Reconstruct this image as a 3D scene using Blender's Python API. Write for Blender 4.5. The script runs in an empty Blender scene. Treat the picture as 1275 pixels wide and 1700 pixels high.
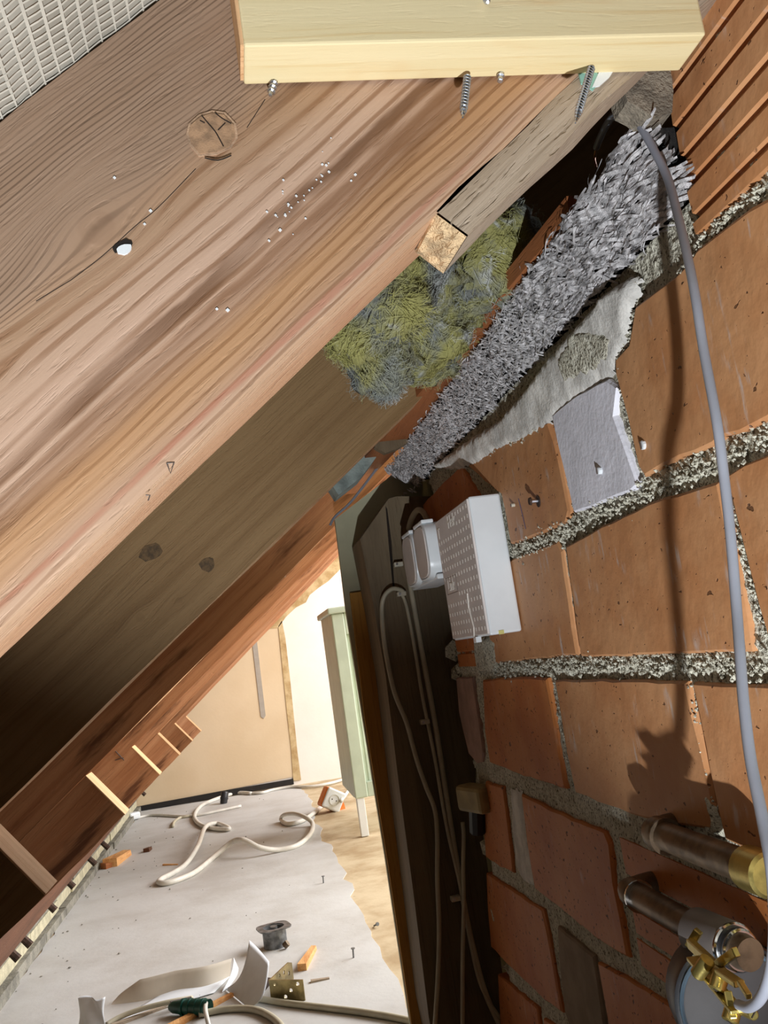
import bpy, bmesh, math, random
import numpy as np
from mathutils import Vector, Matrix, noise, Quaternion
random.seed(7)
SC = bpy.context.scene
COL = SC.collection

# ------------------------------------------------------------------ camera
IW, IH, FPX = 1275, 1700, 1500.0
# rows: camera right, down, forward in world axes (X across, Y along the brick wall, Z up)
CAM = np.array([[0.97782408, -0.15405745, -0.14186745],
                [-0.11486793, 0.17189568, -0.97839523],
                [0.17511548, 0.97299444, 0.15038748]])
cd = bpy.data.cameras.new('camera')
cam = bpy.data.objects.new('camera', cd)
COL.objects.link(cam)
r_, d_, f_ = CAM
cam.matrix_world = Matrix(((r_[0], -d_[0], -f_[0], 0), (r_[1], -d_[1], -f_[1], 0), (r_[2], -d_[2], -f_[2], 0), (0, 0, 0, 1)))
cd.sensor_fit = 'HORIZONTAL'
cd.sensor_width = 36
cd.lens = FPX * 36 / IW
cd.clip_start = 0.01
SC.camera = cam

# ------------------------------------------------------------------ light
wd = bpy.data.worlds.new('world')
SC.world = wd
wd.use_nodes = True
wd.node_tree.nodes['Background'].inputs[0].default_value = (1.0, 0.92, 0.82, 1)
wd.node_tree.nodes['Background'].inputs[1].default_value = 0.009


def lamp(name, kind, loc, target, power, color, **kw):
    ld = bpy.data.lights.new(name, kind)
    ld.energy = power
    ld.color = color
    for k, v in kw.items():
        setattr(ld, k, v)
    o = bpy.data.objects.new(name, ld)
    COL.objects.link(o)
    o.location = loc
    o.rotation_euler = (Vector(target) - Vector(loc)).to_track_quat('-Z', 'Y').to_euler()
    return o


TORCH = (-0.04, -0.16, -0.55)
lamp('torch_light', 'SPOT', TORCH, (0.14, 0.38, 0.375), 54.0, (0.90, 0.95, 1.0), spot_size=math.radians(81), spot_blend=0.45, shadow_soft_size=0.007)
lamp('window_light', 'AREA', (2.3, 3.0, 0.9), (-0.2, 3.0, -0.45), 180.0, (0.98, 0.98, 1.0), shape='RECTANGLE', size=2.8, size_y=1.4)
SC.view_settings.view_transform = 'Standard'
SC.view_settings.look = 'None'
SC.view_settings.gamma = 1
SC.view_settings.use_curve_mapping = False
SC.view_settings.exposure = 0.0


# ------------------------------------------------------------------ helpers
def ray(px, py):
    return CAM.T @ np.array([px - IW / 2, py - IH / 2, FPX])


def onX(px, py, x):
    v = ray(px, py)
    return Vector(v * (x / v[0]))


def onY(px, py, y):
    v = ray(px, py)
    return Vector(v * (y / v[1]))


def onZ(px, py, z):
    v = ray(px, py)
    return Vector(v * (z / v[2]))


FLOOR = -0.6


def fl(px, py, h=0.0):
    return onZ(px, py, FLOOR + h)


def lin(r, g, b):
    f = lambda c: (c / 255 / 12.92) if c / 255 <= 0.04045 else ((c / 255 + 0.055) / 1.055) ** 2.4
    return (f(r), f(g), f(b), 1)


class NT:
    def __init__(s, name):
        s.m = bpy.data.materials.new(name)
        s.m.use_nodes = True
        s.t = s.m.node_tree
        s.b = s.t.nodes['Principled BSDF']

    def n(s, typ, **kw):
        nd = s.t.nodes.new(typ)
        for k, v in kw.items():
            if isinstance(k, str) and hasattr(nd, k):
                setattr(nd, k, v)
        return nd

    def put(s, sock, v):
        if hasattr(v, 'is_output') or isinstance(v, bpy.types.NodeSocket):
            s.t.links.new(v, sock)
        else:
            sock.default_value = v

    def math(s, op, a, b=0.0, c=None, clamp=False):
        nd = s.n('ShaderNodeMath', operation=op, use_clamp=clamp)
        s.put(nd.inputs[0], a)
        s.put(nd.inputs[1], b)
        if c is not None:
            s.put(nd.inputs[2], c)
        return nd.outputs[0]

    def mix(s, fac, a, b, mode='MIX'):
        nd = s.n('ShaderNodeMix', data_type='RGBA', blend_type=mode)
        s.put(nd.inputs[0], fac)
        s.put(nd.inputs[6], a)
        s.put(nd.inputs[7], b)
        return nd.outputs[2]

    def coord(s, scale=(1, 1, 1), loc=(0, 0, 0), kind='Object', src=None):
        mp = s.n('ShaderNodeMapping')
        if src is None:
            src = s.n('ShaderNodeTexCoord').outputs[kind]
        s.t.links.new(src, mp.inputs[0])
        mp.inputs['Scale'].default_value = scale
        mp.inputs['Location'].default_value = loc
        return mp.outputs[0]

    def noise(s, vec, scale, detail=4, rough=0.55, dist=0.0):
        nd = s.n('ShaderNodeTexNoise')
        s.t.links.new(vec, nd.inputs['Vector'])
        nd.inputs['Scale'].default_value = scale
        nd.inputs['Detail'].default_value = detail
        nd.inputs['Roughness'].default_value = rough
        nd.inputs['Distortion'].default_value = dist
        return nd.outputs[0]

    def ramp(s, fac, lo, hi, a=0.0, b=1.0):
        nd = s.n('ShaderNodeMapRange', interpolation_type='SMOOTHSTEP')
        s.put(nd.inputs[0], fac)
        for i, v in zip((1, 2, 3, 4), (lo, hi, a, b)):
            nd.inputs[i].default_value = v
        return nd.outputs[0]

    def bump(s, h, strength=0.5, dist=0.002, prev=None):
        nd = s.n('ShaderNodeBump')
        nd.inputs['Strength'].default_value = strength
        nd.inputs['Distance'].default_value = dist
        s.t.links.new(h, nd.inputs['Height'])
        if prev is not None:
            s.t.links.new(prev, nd.inputs['Normal'])
        return nd.outputs[0]

    def out(s, col, rough=0.6, nrm=None, metal=0.0, spec=None):
        s.put(s.b.inputs['Base Color'], col)
        s.put(s.b.inputs['Roughness'], rough)
        s.b.inputs['Metallic'].default_value = metal
        if spec is not None:
            s.b.inputs['Specular IOR Level'].default_value = spec
        if nrm is not None:
            s.t.links.new(nrm, s.b.inputs['Normal'])
        return s.m


def plain(name, rgb, rough=0.5, metal=0.0, var=0.12, nscale=30, bump=0.15, bd=0.001, rgb2=None):
    t = NT(name)
    v = t.coord()
    n1 = t.noise(v, nscale, 5)
    a = lin(*rgb)
    b = lin(*(rgb2 or tuple(c * (1 - var) for c in rgb)))
    col = t.mix(t.ramp(n1, 0.35, 0.65), a, b)
    return t.out(col, rough, t.bump(t.noise(v, nscale * 8, 3), bump, bd), metal)


def wood(name, light, mid, dark, axis=0, ring=55.0, streak=1.0, stain=None, bump=0.5, rough=0.65, knots=(), cell=1.0, pos=(0, 0, 0), bands=(), fib=0.5, zones=(), rings=()):
    """grain along `axis` of the object; knots are (along, across, size) bending the grain in the face plane"""
    t = NT(name)
    tc = t.n('ShaderNodeTexCoord').outputs['Object']
    sep = t.n('ShaderNodeSeparateXYZ')
    t.t.links.new(tc, sep.inputs[0])
    order = {0: (0, 1, 2), 1: (1, 0, 2), 2: (2, 0, 1)}[axis]
    u, p, q = (sep.outputs[i] for i in order)
    kmask = None
    for (ku, kv, ks) in knots:
        du = t.math('SUBTRACT', u, ku)
        dv = t.math('SUBTRACT', q, kv)
        r2 = t.math('ADD', t.math('MULTIPLY', t.math('MULTIPLY', du, du), 0.30), t.math('MULTIPLY', dv, dv))
        g = t.math('POWER', 2.718, t.math('MULTIPLY', r2, -1.0 / (ks * ks * 2.0)))
        q = t.math('ADD', q, t.math('MULTIPLY', g, t.math('MULTIPLY', t.math('ADD', dv, ks * 0.25), -0.85)))
        q2 = t.math('ADD', t.math('MULTIPLY', du, du), t.math('MULTIPLY', dv, dv))
        km = t.ramp(t.math('SQRT', q2), ks * 0.55, ks * 0.75, 1.0, 0.0)
        kmask = km if kmask is None else t.math('MAXIMUM', kmask, km)
    cb = t.n('ShaderNodeCombineXYZ')
    for i, w in enumerate((u, p, q)):
        t.put(cb.inputs[i], w)
    vec = cb.outputs[0]
    warp = t.noise(t.coord((2.2, 9, 9), pos, src=vec), 1.0, 3)
    qq = t.math('ADD', q, t.math('MULTIPLY', warp, 0.035))
    cb2 = t.n('ShaderNodeCombineXYZ')
    for i, w in enumerate((u, p, qq)):
        t.put(cb2.inputs[i], w)
    v2 = cb2.outputs[0]
    g1 = t.noise(t.coord((1.2, ring * 0.6, ring), pos, src=v2), 1.0, 3, 0.6)          # broad rings
    g2 = t.noise(t.coord((7 * cell, 320 * cell, 420 * cell), pos, src=v2), 1.0, 4, 0.65)    # fine fibres
    g3 = t.noise(t.coord((1.6, 7, 13), pos, src=v2), 1.0, 4)                          # large tone
    g4 = t.noise(t.coord((60, 400, 500), pos, src=v2), 1.0, 2)
    col = t.mix(t.ramp(g1, 0.40, 0.66), lin(*light), lin(*mid))
    col = t.mix(t.math('MULTIPLY', t.ramp(g3, 0.5, 0.72), 0.75 * streak), col, lin(*dark))
    col = t.mix(t.math('MULTIPLY', t.ramp(g2, 0.52, 0.72), fib), col, lin(*dark))
    # broad growth zones across the board and the ring lines inside them
    wz = t.math('ADD', qq, t.math('MULTIPLY', t.math('SUBTRACT', g3, 0.5), 0.02))
    for (z0, z1, zs, zc) in zones:
        m_ = t.math('MULTIPLY', t.ramp(wz, z0 - 0.008, z0 + 0.008), t.ramp(wz, z1 - 0.008, z1 + 0.008, 1.0, 0.0))
        col = t.mix(t.math('MULTIPLY', m_, zs), col, lin(*zc))
    for (z0, z1, fr_, rs_, rc_) in rings:
        jit = t.noise(t.coord((1.5, 10, 40), (fr_, 0, 0), src=vec), 1.0, 3)
        wv_ = t.math('SINE', t.math('ADD', t.math('MULTIPLY', qq, fr_ * 6.2832), t.math('MULTIPLY', jit, 9.0)))
        m_ = t.math('MULTIPLY', t.ramp(wz, z0 - 0.006, z0 + 0.006), t.ramp(wz, z1 - 0.006, z1 + 0.006, 1.0, 0.0))
        gate = t.ramp(t.noise(t.coord((8, 10, 30), (fr_, 2, 0), src=vec), 1.0, 3), 0.3, 0.6)
        col = t.mix(t.math('MULTIPLY', t.math('MULTIPLY', t.ramp(wv_, 0.35, 0.95), m_), t.math('MULTIPLY', gate, rs_)), col, lin(*rc_))
    for (bv, bw, bs, bc) in bands:
        wob = t.noise(t.coord((9, 30, 60), (bv * 90, 0, 0), src=vec), 1.0, 4, 0.65)
        dist_ = t.math('ABSOLUTE', t.math('SUBTRACT', t.math('ADD', q, t.math('MULTIPLY', t.math('SUBTRACT', wob, 0.5), bw * 3.0)), bv))
        gate = t.ramp(t.noise(t.coord((5, 10, 25), (bv * 55, 1, 0), src=vec), 1.0, 3), 0.36, 0.56)
        col = t.mix(t.math('MULTIPLY', t.math('MULTIPLY', t.ramp(dist_, bw * 0.25, bw, 1.0, 0.0), gate), bs), col, lin(*bc))
    if stain:
        g5 = t.noise(t.coord((3.0, 5, 22), (3.1, 0, 1.7), src=v2), 1.0, 5, 0.6)
        col = t.mix(t.math('MULTIPLY', t.ramp(g5, 0.55, 0.68), 0.8), col, lin(*stain))
    if kmask is not None:
        col = t.mix(t.math('MULTIPLY', kmask, 0.12), col, lin(*dark))
    h = t.math('ADD', t.math('MULTIPLY', g2, 0.6), t.math('ADD', t.math('MULTIPLY', g1, 0.6), t.math('MULTIPLY', t.ramp(g4, 0.3, 0.45), 0.5)))
    return t.out(col, rough, t.bump(h, bump, 0.002), spec=0.3)


def brickmat(name, a, b, pit=(60, 28, 15), smear=0.35, pth=0.67):
    t = NT(name)
    v = t.coord()
    oi = t.n('ShaderNodeObjectInfo').outputs['Random']
    off = t.n('ShaderNodeVectorMath', operation='ADD')
    t.t.links.new(v, off.inputs[0])
    t.put(off.inputs[1], t.math('MULTIPLY', oi, 7.0))
    v = off.outputs[0]
    n1 = t.noise(v, 14, 4)
    col = t.mix(t.ramp(n1, 0.35, 0.7), lin(*a), lin(*b))
    col = t.mix(t.math('MULTIPLY', oi, 0.35), col, lin(*b))
    # drag marks and pits stretched along the extrusion
    vs = t.coord((1, 90, 160), src=v)
    pits = t.ramp(t.noise(vs, 1.0, 2, 0.5), pth, pth + 0.04)
    pits2 = t.ramp(t.noise(v, 210, 2, 0.5), pth + 0.01, pth + 0.05)
    pm = t.math('MAXIMUM', pits, pits2)
    col = t.mix(t.math('MULTIPLY', pm, 0.75), col, lin(*pit))
    sm = t.noise(t.coord((1, 140, 26), src=v), 1.0, 4, 0.6)
    big = t.noise(v, 22, 2)
    sf = t.math('MULTIPLY', t.math('MULTIPLY', t.ramp(sm, 0.52, 0.70), t.ramp(big, 0.53, 0.66)), smear * 2)
    col = t.mix(sf, col, lin(205, 196, 190))
    h = t.math('SUBTRACT', t.math('MULTIPLY', t.noise(v, 40, 4), 0.7), t.math('MULTIPLY', pm, 0.8))
    return t.out(col, 0.55, t.bump(h, 0.6, 0.0035), spec=0.35)


ORG = {}


def tag(o, label=None, cat=None, group=None, kind=None):
    for k, v in (('label', label), ('category', cat), ('group', group), ('kind', kind)):
        if v:
            o[k] = v
    return o


def thing(name, label, cat, loc, group=None, rot=None):
    o = bpy.data.objects.new(name, None)
    COL.objects.link(o)
    o.empty_display_size = 0.02
    o.location = loc
    if rot:
        o.rotation_euler = rot
    ORG[o] = Vector(loc)
    return tag(o, label, cat, group)


class M:
    def __init__(s):
        s.v = []
        s.f = []

    def add(s, verts, faces):
        k = len(s.v)
        s.v += [Vector(p) for p in verts]
        s.f += [tuple(i + k for i in f) for f in faces]
        return s

    def box(s, a, b, mat=None, bev=0.0):
        x0, y0, z0 = a
        x1, y1, z1 = b
        if bev <= 0:
            vs = [(x, y, z) for x in (x0, x1) for y in (y0, y1) for z in (z0, z1)]
            fs = [(0, 1, 3, 2), (4, 6, 7, 5), (0, 4, 5, 1), (2, 3, 7, 6), (0, 2, 6, 4), (1, 5, 7, 3)]
        else:
            bm = bmesh.new()
            bmesh.ops.create_cube(bm, size=1)
            for v in bm.verts:
                v.co = Vector(((x0 + x1) / 2 + v.co.x * (x1 - x0), (y0 + y1) / 2 + v.co.y * (y1 - y0), (z0 + z1) / 2 + v.co.z * (z1 - z0)))
            bmesh.ops.bevel(bm, geom=bm.edges[:], offset=bev, segments=2, affect='EDGES', profile=0.5)
            bm.verts.index_update()
            vs = [v.co.copy() for v in bm.verts]
            fs = [tuple(v.index for v in f.verts) for f in bm.faces]
            bm.free()
        if mat is not None:
            vs = [mat @ Vector(p) for p in vs]
        return s.add(vs, fs)

    def prism(s, poly, off):
        """closed polygon of 3-D points and a thickness vector"""
        n = len(poly)
        off = Vector(off)
        vs = [Vector(p) for p in poly] + [Vector(p) + off for p in poly]
        fs = [tuple(range(n)), tuple(range(2 * n - 1, n - 1, -1))]
        fs += [(i, i + n, (i + 1) % n + n, (i + 1) % n) for i in range(n)]
        return s.add(vs, fs)

    def tube(s, pts, r, n=10, cap=True):
        pts = [Vector(p) for p in pts]
        rs = r if isinstance(r, (list, tuple)) else [r] * len(pts)
        t0 = (pts[1] - pts[0]).normalized()
        up = Vector((0, 0, 1)) if abs(t0.z) < 0.9 else Vector((1, 0, 0))
        a = t0.cross(up).normalized()
        vs, fs = [], []
        for i, p in enumerate(pts):
            t = (pts[min(i + 1, len(pts) - 1)] - pts[max(i - 1, 0)]).normalized()
            a = (a - t * a.dot(t)).normalized()
            b = t.cross(a)
            for k in range(n):
                w = 2 * math.pi * k / n
                vs.append(p + (a * math.cos(w) + b * math.sin(w)) * rs[i])
        for i in range(len(pts) - 1):
            for k in range(n):
                fs.append((i * n + k, i * n + (k + 1) % n, (i + 1) * n + (k + 1) % n, (i + 1) * n + k))
        if cap:
            fs.append(tuple(range(n - 1, -1, -1)))
            fs.append(tuple(len(vs) - n + k for k in range(n)))
        return s.add(vs, fs)

    def ribbon(s, pts, w, side, tip=0.35):
        pts = [Vector(p) for p in pts]
        vs, fs = [], []
        for i, p in enumerate(pts):
            sd = Vector(side[i] if isinstance(side, list) else side)
            ww = w * (tip if i in (0, len(pts) - 1) else 1.0)
            vs += [p - sd * ww / 2, p + sd * ww / 2]
        for i in range(len(pts) - 1):
            fs.append((2 * i, 2 * i + 1, 2 * i + 3, 2 * i + 2))
        return s.add(vs, fs)

    def build(s, name, mat, parent=None, smooth=False, local=False, kind=None):
        o_ = Vector((0, 0, 0))
        if parent is not None and not local:
            o_ = ORG.get(parent, Vector((0, 0, 0)))
        elif parent is None and not local and s.v:
            lo = Vector([min(p[i] for p in s.v) for i in range(3)])
            hi = Vector([max(p[i] for p in s.v) for i in range(3)])
            o_ = Vector(((lo.x + hi.x) / 2, (lo.y + hi.y) / 2, lo.z))
        me = bpy.data.meshes.new(name)
        me.from_pydata([tuple(p - o_) for p in s.v], [], s.f)
        me.materials.append(mat)
        bm = bmesh.new()
        bm.from_mesh(me)
        if kind != 'stuff':
            bmesh.ops.recalc_face_normals(bm, faces=bm.faces[:])
        bm.to_mesh(me)
        bm.free()
        if smooth:
            for p in me.polygons:
                p.use_smooth = True
        o = bpy.data.objects.new(name, me)
        COL.objects.link(o)
        if parent is not None:
            o.parent = parent
            ORG[o] = ORG.get(parent, Vector((0, 0, 0)))
        else:
            o.location = o_
            ORG[o] = o_
        if kind:
            o['kind'] = kind
        return o


def smooth_path(pts, sub=6):
    pts = [Vector(p) for p in pts]
    out = []
    for i in range(len(pts) - 1):
        p0, p1, p2, p3 = pts[max(i - 1, 0)], pts[i], pts[i + 1], pts[min(i + 2, len(pts) - 1)]
        for k in range(sub):
            t = k / sub
            out.append(0.5 * (2 * p1 + (p2 - p0) * t + (2 * p0 - 5 * p1 + 4 * p2 - p3) * t * t + (3 * p1 - p0 - 3 * p2 + p3) * t ** 3))
    out.append(pts[-1])
    return out


def auto_smooth(o, ang=35):
    for p in o.data.polygons:
        p.use_smooth = True
    try:
        o.data.set_sharp_from_angle(angle=math.radians(ang))
    except Exception:
        pass
    return o


# ------------------------------------------------------------------ materials
W_R1 = wood('rafter_wood', (190, 158, 134), (168, 132, 106), (116, 82, 58), 0, 85, 0.45, stain=(126, 86, 54), bump=0.32, cell=0.6, fib=0.45,
            knots=((0.03, 0.103, 0.013), (-0.052, 0.085, 0.006)),
            zones=((0.115, 0.25, 0.75, (146, 120, 98)), (0.082, 0.115, 0.5, (158, 126, 94)), (0.066, 0.096, 0.5, (200, 168, 146)), (0.046, 0.050, 0.7, (112, 72, 40)), (0.026, 0.046, 0.65, (178, 132, 86)), (-0.05, 0.016, 0.55, (206, 164, 126))),
            rings=((0.110, 0.25, 420, 0.75, (96, 74, 58)), (0.055, 0.112, 105, 0.65, (128, 88, 56)), (-0.02, 0.055, 190, 0.6, (120, 78, 44))),
            bands=((0.049, 0.005, 0.8, (98, 62, 34)), (0.039, 0.004, 0.6, (112, 72, 40)), (0.093, 0.0035, 0.75, (104, 70, 44)), (0.006, 0.0024, 0.45, (164, 86, 62))))
W_R2 = wood('rafter_wood_dark', (150, 120, 82), (132, 102, 66), (96, 68, 40), 0, 50, 0.6, bump=0.4, knots=((-0.10, 0.045, 0.008), (-0.055, 0.028, 0.005)))  # darker, more olive than the other rafter wood
W_R3 = wood('rafter_wood_red', (206, 150, 110), (184, 124, 86), (124, 76, 48), 0, 50, 0.9, stain=(78, 42, 24), bump=0.4)
W_DBL = wood('doubling_wood', (206, 150, 110), (190, 130, 90), (124, 76, 48), 0, 50, 0.9, stain=(84, 46, 28), bump=0.4)
W_END = wood('sawn_end_wood', (224, 182, 138), (206, 158, 112), (160, 110, 70), 2, 90, 0.5, bump=0.4)
W_EDGE = wood('rafter_edge_wood', (216, 180, 148), (206, 160, 124), (160, 96, 66), 0, 40, 0.6, stain=(168, 84, 62), bump=0.6)
W_YEL = wood('treated_pine', (228, 211, 168), (220, 200, 152), (208, 176, 120), 0, 45, 0.6, stain=(214, 166, 108), bump=0.1)
W_BAT = wood('grey_batten_wood', (178, 160, 140), (158, 138, 116), (112, 92, 70), 0, 55, 0.7, bump=0.8)
W_BATEND = plain('sawn_batten_end', (236, 202, 156), 0.8, var=0.2, nscale=90, bump=0.9, bd=0.003)
W_STUD = wood('stud_wood', (128, 112, 88), (110, 95, 73), (72, 58, 42), 2, 30, 0.8, bump=0.4)
W_OCH = wood('ochre_strip_wood', (204, 150, 72), (184, 128, 56), (128, 80, 34), 2, 30, 0.7, bump=0.3)
W_LATH = wood('lath_wood', (168, 104, 62), (140, 82, 46), (84, 48, 28), 1, 40, 0.8, bump=0.4)
W_PLATE = wood('plate_wood', (100, 64, 44), (80, 50, 32), (50, 30, 20), 1, 40, 0.8, bump=0.4)
W_DECK = wood('roof_boarding_wood', (96, 78, 58), (80, 62, 44), (50, 38, 26), 1, 25, 0.8, bump=0.3)
PANEL = plain('olive_board_paint', (196, 192, 160), 0.75, var=0.06, nscale=20, bump=0.1)
BRICK = brickmat('clay_brick', (208, 154, 108), (190, 130, 84), pth=0.70)
BRICK_RED = brickmat('red_clay_brick', (204, 130, 72), (186, 106, 52), smear=0.15, pth=0.67)
PALEBR = plain('pale_lime_brick', (240, 238, 246), 0.85, var=0.07, nscale=26, bump=0.35, bd=0.002)
PINKBR = plain('pinkish_brick', (176, 140, 124), 0.85, var=0.12, nscale=26, bump=0.4, bd=0.002)
GREYBR = plain('greyish_brick', (150, 132, 112), 0.85, var=0.12, nscale=26, bump=0.4, bd=0.002)
DRUMFACE = plain('dark_grey_plastic', (84, 80, 80), 0.5, var=0.1, bump=0.05)


def mortar_mat():
    t = NT('rough_mortar')
    v = t.coord()
    n1 = t.noise(v, 60, 5, 0.65)
    n2 = t.noise(v, 330, 3, 0.6)
    col = t.mix(t.ramp(n1, 0.35, 0.65), lin(226, 222, 204), lin(200, 194, 174))
    col = t.mix(t.math('MULTIPLY', t.ramp(n2, 0.36, 0.48, 1.0, 0.0), 0.8), col, lin(84, 76, 58))
    return t.out(col, 0.95, t.bump(t.math('ADD', n1, t.math('MULTIPLY', n2, 0.7)), 1.0, 0.006), spec=0.1)


MORTAR = mortar_mat()
SMEAR = plain('smeared_mortar', (232, 228, 220), 0.9, var=0.14, nscale=40, bump=0.35, bd=0.003)
SMEAR_D = plain('dull_grey_plaster', (150, 138, 120), 0.9, var=0.3, nscale=50, bump=0.6, bd=0.004)
WOODWOOL = plain('cement_wood_wool', (238, 234, 234), 0.85, var=0.25, nscale=150, bump=0.5, bd=0.002)
WOODWOOL_SHADE = plain('wood_wool_gap_shade', (58, 54, 50), 0.95, var=0.5, nscale=220, bump=1.0, bd=0.004)  # dark copy of the wood wool, painted for the shade between shavings
CABLE_G = plain('grey_cable_sheath', (150, 152, 162), 0.38, var=0.05, bump=0.03)
CABLE_B = plain('beige_cable_sheath', (196, 188, 164), 0.45, var=0.08, bump=0.05)
CABLE_W = plain('white_cable_sheath', (226, 222, 212), 0.42, var=0.06, bump=0.04)
PLASTIC_W = plain('white_plastic', (232, 236, 238), 0.32, var=0.02, bump=0.02)
PLASTIC_Y = plain('yellowed_plastic', (214, 206, 186), 0.4, var=0.06, bump=0.03)
PLASTIC_G = plain('taupe_plastic', (222, 212, 206), 0.5, var=0.04, bump=0.05)
PRINT_W = plain('white_print', (236, 228, 216), 0.5, var=0.02, bump=0.0)
PRINT_D = plain('dark_print', (96, 84, 78), 0.5, var=0.02, bump=0.0)
STEEL = plain('zinc_steel', (206, 210, 220), 0.28, 1.0, var=0.1, nscale=120, bump=0.1)
RUST = plain('rusty_steel', (84, 62, 50), 0.7, 0.4, var=0.4, nscale=120, bump=0.5)
BRASS = plain('brass', (206, 186, 110), 0.32, 0.9, var=0.15, nscale=80, bump=0.1)
BRASS_D = plain('passivated_steel', (176, 158, 112), 0.35, 0.9, var=0.25, nscale=40, bump=0.1)
COPPER = plain('dull_copper', (128, 108, 86), 0.42, 0.6, var=0.25, nscale=60, bump=0.1)
DARKPL = plain('dark_plastic', (44, 44, 48), 0.4, var=0.2, bump=0.1)
GREYPL = plain('grey_plastic', (120, 112, 108), 0.5, var=0.08, bump=0.05)
BLUEPL = plain('blue_grey_rubber', (96, 116, 132), 0.35, var=0.1, bump=0.05)
CHROME = plain('chrome', (220, 220, 220), 0.12, 1.0, var=0.02, bump=0.0)
PAPER = plain('white_paper', (232, 236, 240), 0.7, var=0.04, nscale=18, bump=0.05)
PAPER_B = plain('shaded_beige_paper', (214, 204, 188), 0.7, var=0.06, nscale=18, bump=0.05)  # paper with its shade put into a beige tone
GREEN = plain('dark_green_plastic', (20, 96, 84), 0.35, var=0.3, bump=0.1)
ORANGE = plain('orange_plastic', (236, 132, 52), 0.45, var=0.08, bump=0.05)
MINT = plain('pale_green_enamel', (190, 204, 186), 0.4, var=0.05, nscale=14, bump=0.05)
BLACK = plain('black_bitumen_skirting', (30, 26, 24), 0.6, var=0.3, bump=0.2)
CONC = plain('grey_concrete', (150, 146, 134), 0.9, var=0.25, nscale=24, bump=0.7, bd=0.004)
CONC_B = plain('blue_grey_concrete', (158, 170, 164), 0.9, var=0.25, nscale=30, bump=0.5, bd=0.003)
LIME = plain('cream_limewash', (206, 198, 168), 0.9, var=0.15, nscale=30, bump=0.5, bd=0.003)
CHIP = wood('splinter_wood', (226, 172, 112), (206, 142, 84), (150, 92, 48), 1, 80, 0.5)
TAPE = plain('grey_tape', (172, 162, 150), 0.7, var=0.05, bump=0.02)
CORE_CU = plain('bare_copper_wire', (170, 110, 70), 0.3, 1.0, var=0.1)


def plaster(name, a, b, sc=3.0, bump=0.15):
    t = NT(name)
    v = t.coord()
    col = t.mix(t.ramp(t.noise(v, sc, 5), 0.35, 0.7), lin(*a), lin(*b))
    return t.out(col, 0.9, t.bump(t.noise(v, 90, 4), bump, 0.002), spec=0.15)


WALL_W = plaster('white_plaster', (240, 232, 224), (232, 222, 212))
WALL_BEIGE = plaster('beige_wallpaper', (222, 200, 168), (214, 190, 156))
WALL_TORN = plaster('torn_brown_paper', (206, 182, 140), (172, 142, 98), 22, 0.6)


def floor_mat(name, a, b, spots, sc=4):
    t = NT(name)
    v = t.coord()
    col = t.mix(t.ramp(t.noise(v, sc, 6, 0.6), 0.35, 0.7), lin(*a), lin(*b))
    sp = t.ramp(t.noise(v, 60, 2), 0.71, 0.75)
    col = t.mix(t.math('MULTIPLY', sp, 0.35), col, lin(*spots))
    return t.out(col, 0.8, t.bump(t.noise(v, 70, 5), 0.25, 0.002), spec=0.2)


FL_GREY = floor_mat('grey_levelled_screed', (206, 205, 202), (188, 184, 178), (120, 104, 88))
FL_BEIGE = floor_mat('old_beige_floor', (206, 188, 156), (176, 152, 118), (120, 98, 70), 9)


def membrane_mat():
    t = NT('woven_foil_film')
    v = t.coord()
    col = t.mix(t.ramp(t.noise(v, 12, 3), 0.3, 0.7), lin(180, 174, 162), lin(162, 155, 142))
    return t.out(col, 0.35, t.bump(t.noise(v, 90, 3), 0.3, 0.002))


FILM = membrane_mat()
THREAD = plain('white_woven_thread', (214, 208, 194), 0.4, var=0.06, bump=0.05)


def wool_mat(name, a, b, c):
    t = NT(name)
    v = t.coord()
    col = t.mix(t.ramp(t.noise(v, 16, 4, 0.6, 0.6), 0.40, 0.60), lin(*a), lin(*b))
    col = t.mix(t.ramp(t.noise(v, 28, 4, 0.6, 1.0), 0.55, 0.72), col, lin(*c))
    return t.out(col, 1.0, t.bump(t.noise(v, 120, 4), 0.8, 0.006), spec=0.05)


WOOL = wool_mat('mineral_wool', (150, 146, 92), (118, 120, 116), (190, 192, 190))
FIBRE = wool_mat('mineral_wool_fibre', (172, 168, 104), (150, 154, 150), (214, 216, 214))

# ------------------------------------------------------------------ setting: roof deck, floor, walls
TH = math.radians(38.3)
CT, ST = math.cos(TH), math.sin(TH)


def sl(u, y, v, z0=0.09, th=TH):
    """point on the slope: u up the slope, v above the rafter undersides"""
    return Vector((u * math.cos(th) - v * math.sin(th), y, z0 + u * math.sin(th) + v * math.cos(th)))


# roof boarding above the rafters, boards along Y
deck = M().prism([sl(-1.0, 0.47, 0.195), sl(2.3, 0.47, 0.195), sl(2.3, 4.75, 0.195), sl(-1.0, 4.75, 0.195)], (-0.02 * ST, 0, 0.02 * CT)).build('ceiling', W_DECK)
tag(deck, kind='structure', label='dark boarding closing the roof slope above the rafters')

fm = M().box((-0.75, -0.6, FLOOR - 0.05), (2.6, 5.0, FLOOR - 0.002)).build('floor', FL_BEIGE)
tag(fm, kind='structure', label='old beige floor with worn patches')


def jag(poly, step, amp, fixed=()):
    """roughen a 2-D outline"""
    out = []
    n = len(poly)
    for i in range(n):
        a, b = Vector(poly[i]), Vector(poly[(i + 1) % n])
        k = max(1, int((b - a).length / step))
        for j in range(k):
            p = a.lerp(b, j / k)
            if j or i not in fixed:
                p = p + Vector((random.uniform(-amp, amp), random.uniform(-amp, amp)))
            out.append(p)
    return out


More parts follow.
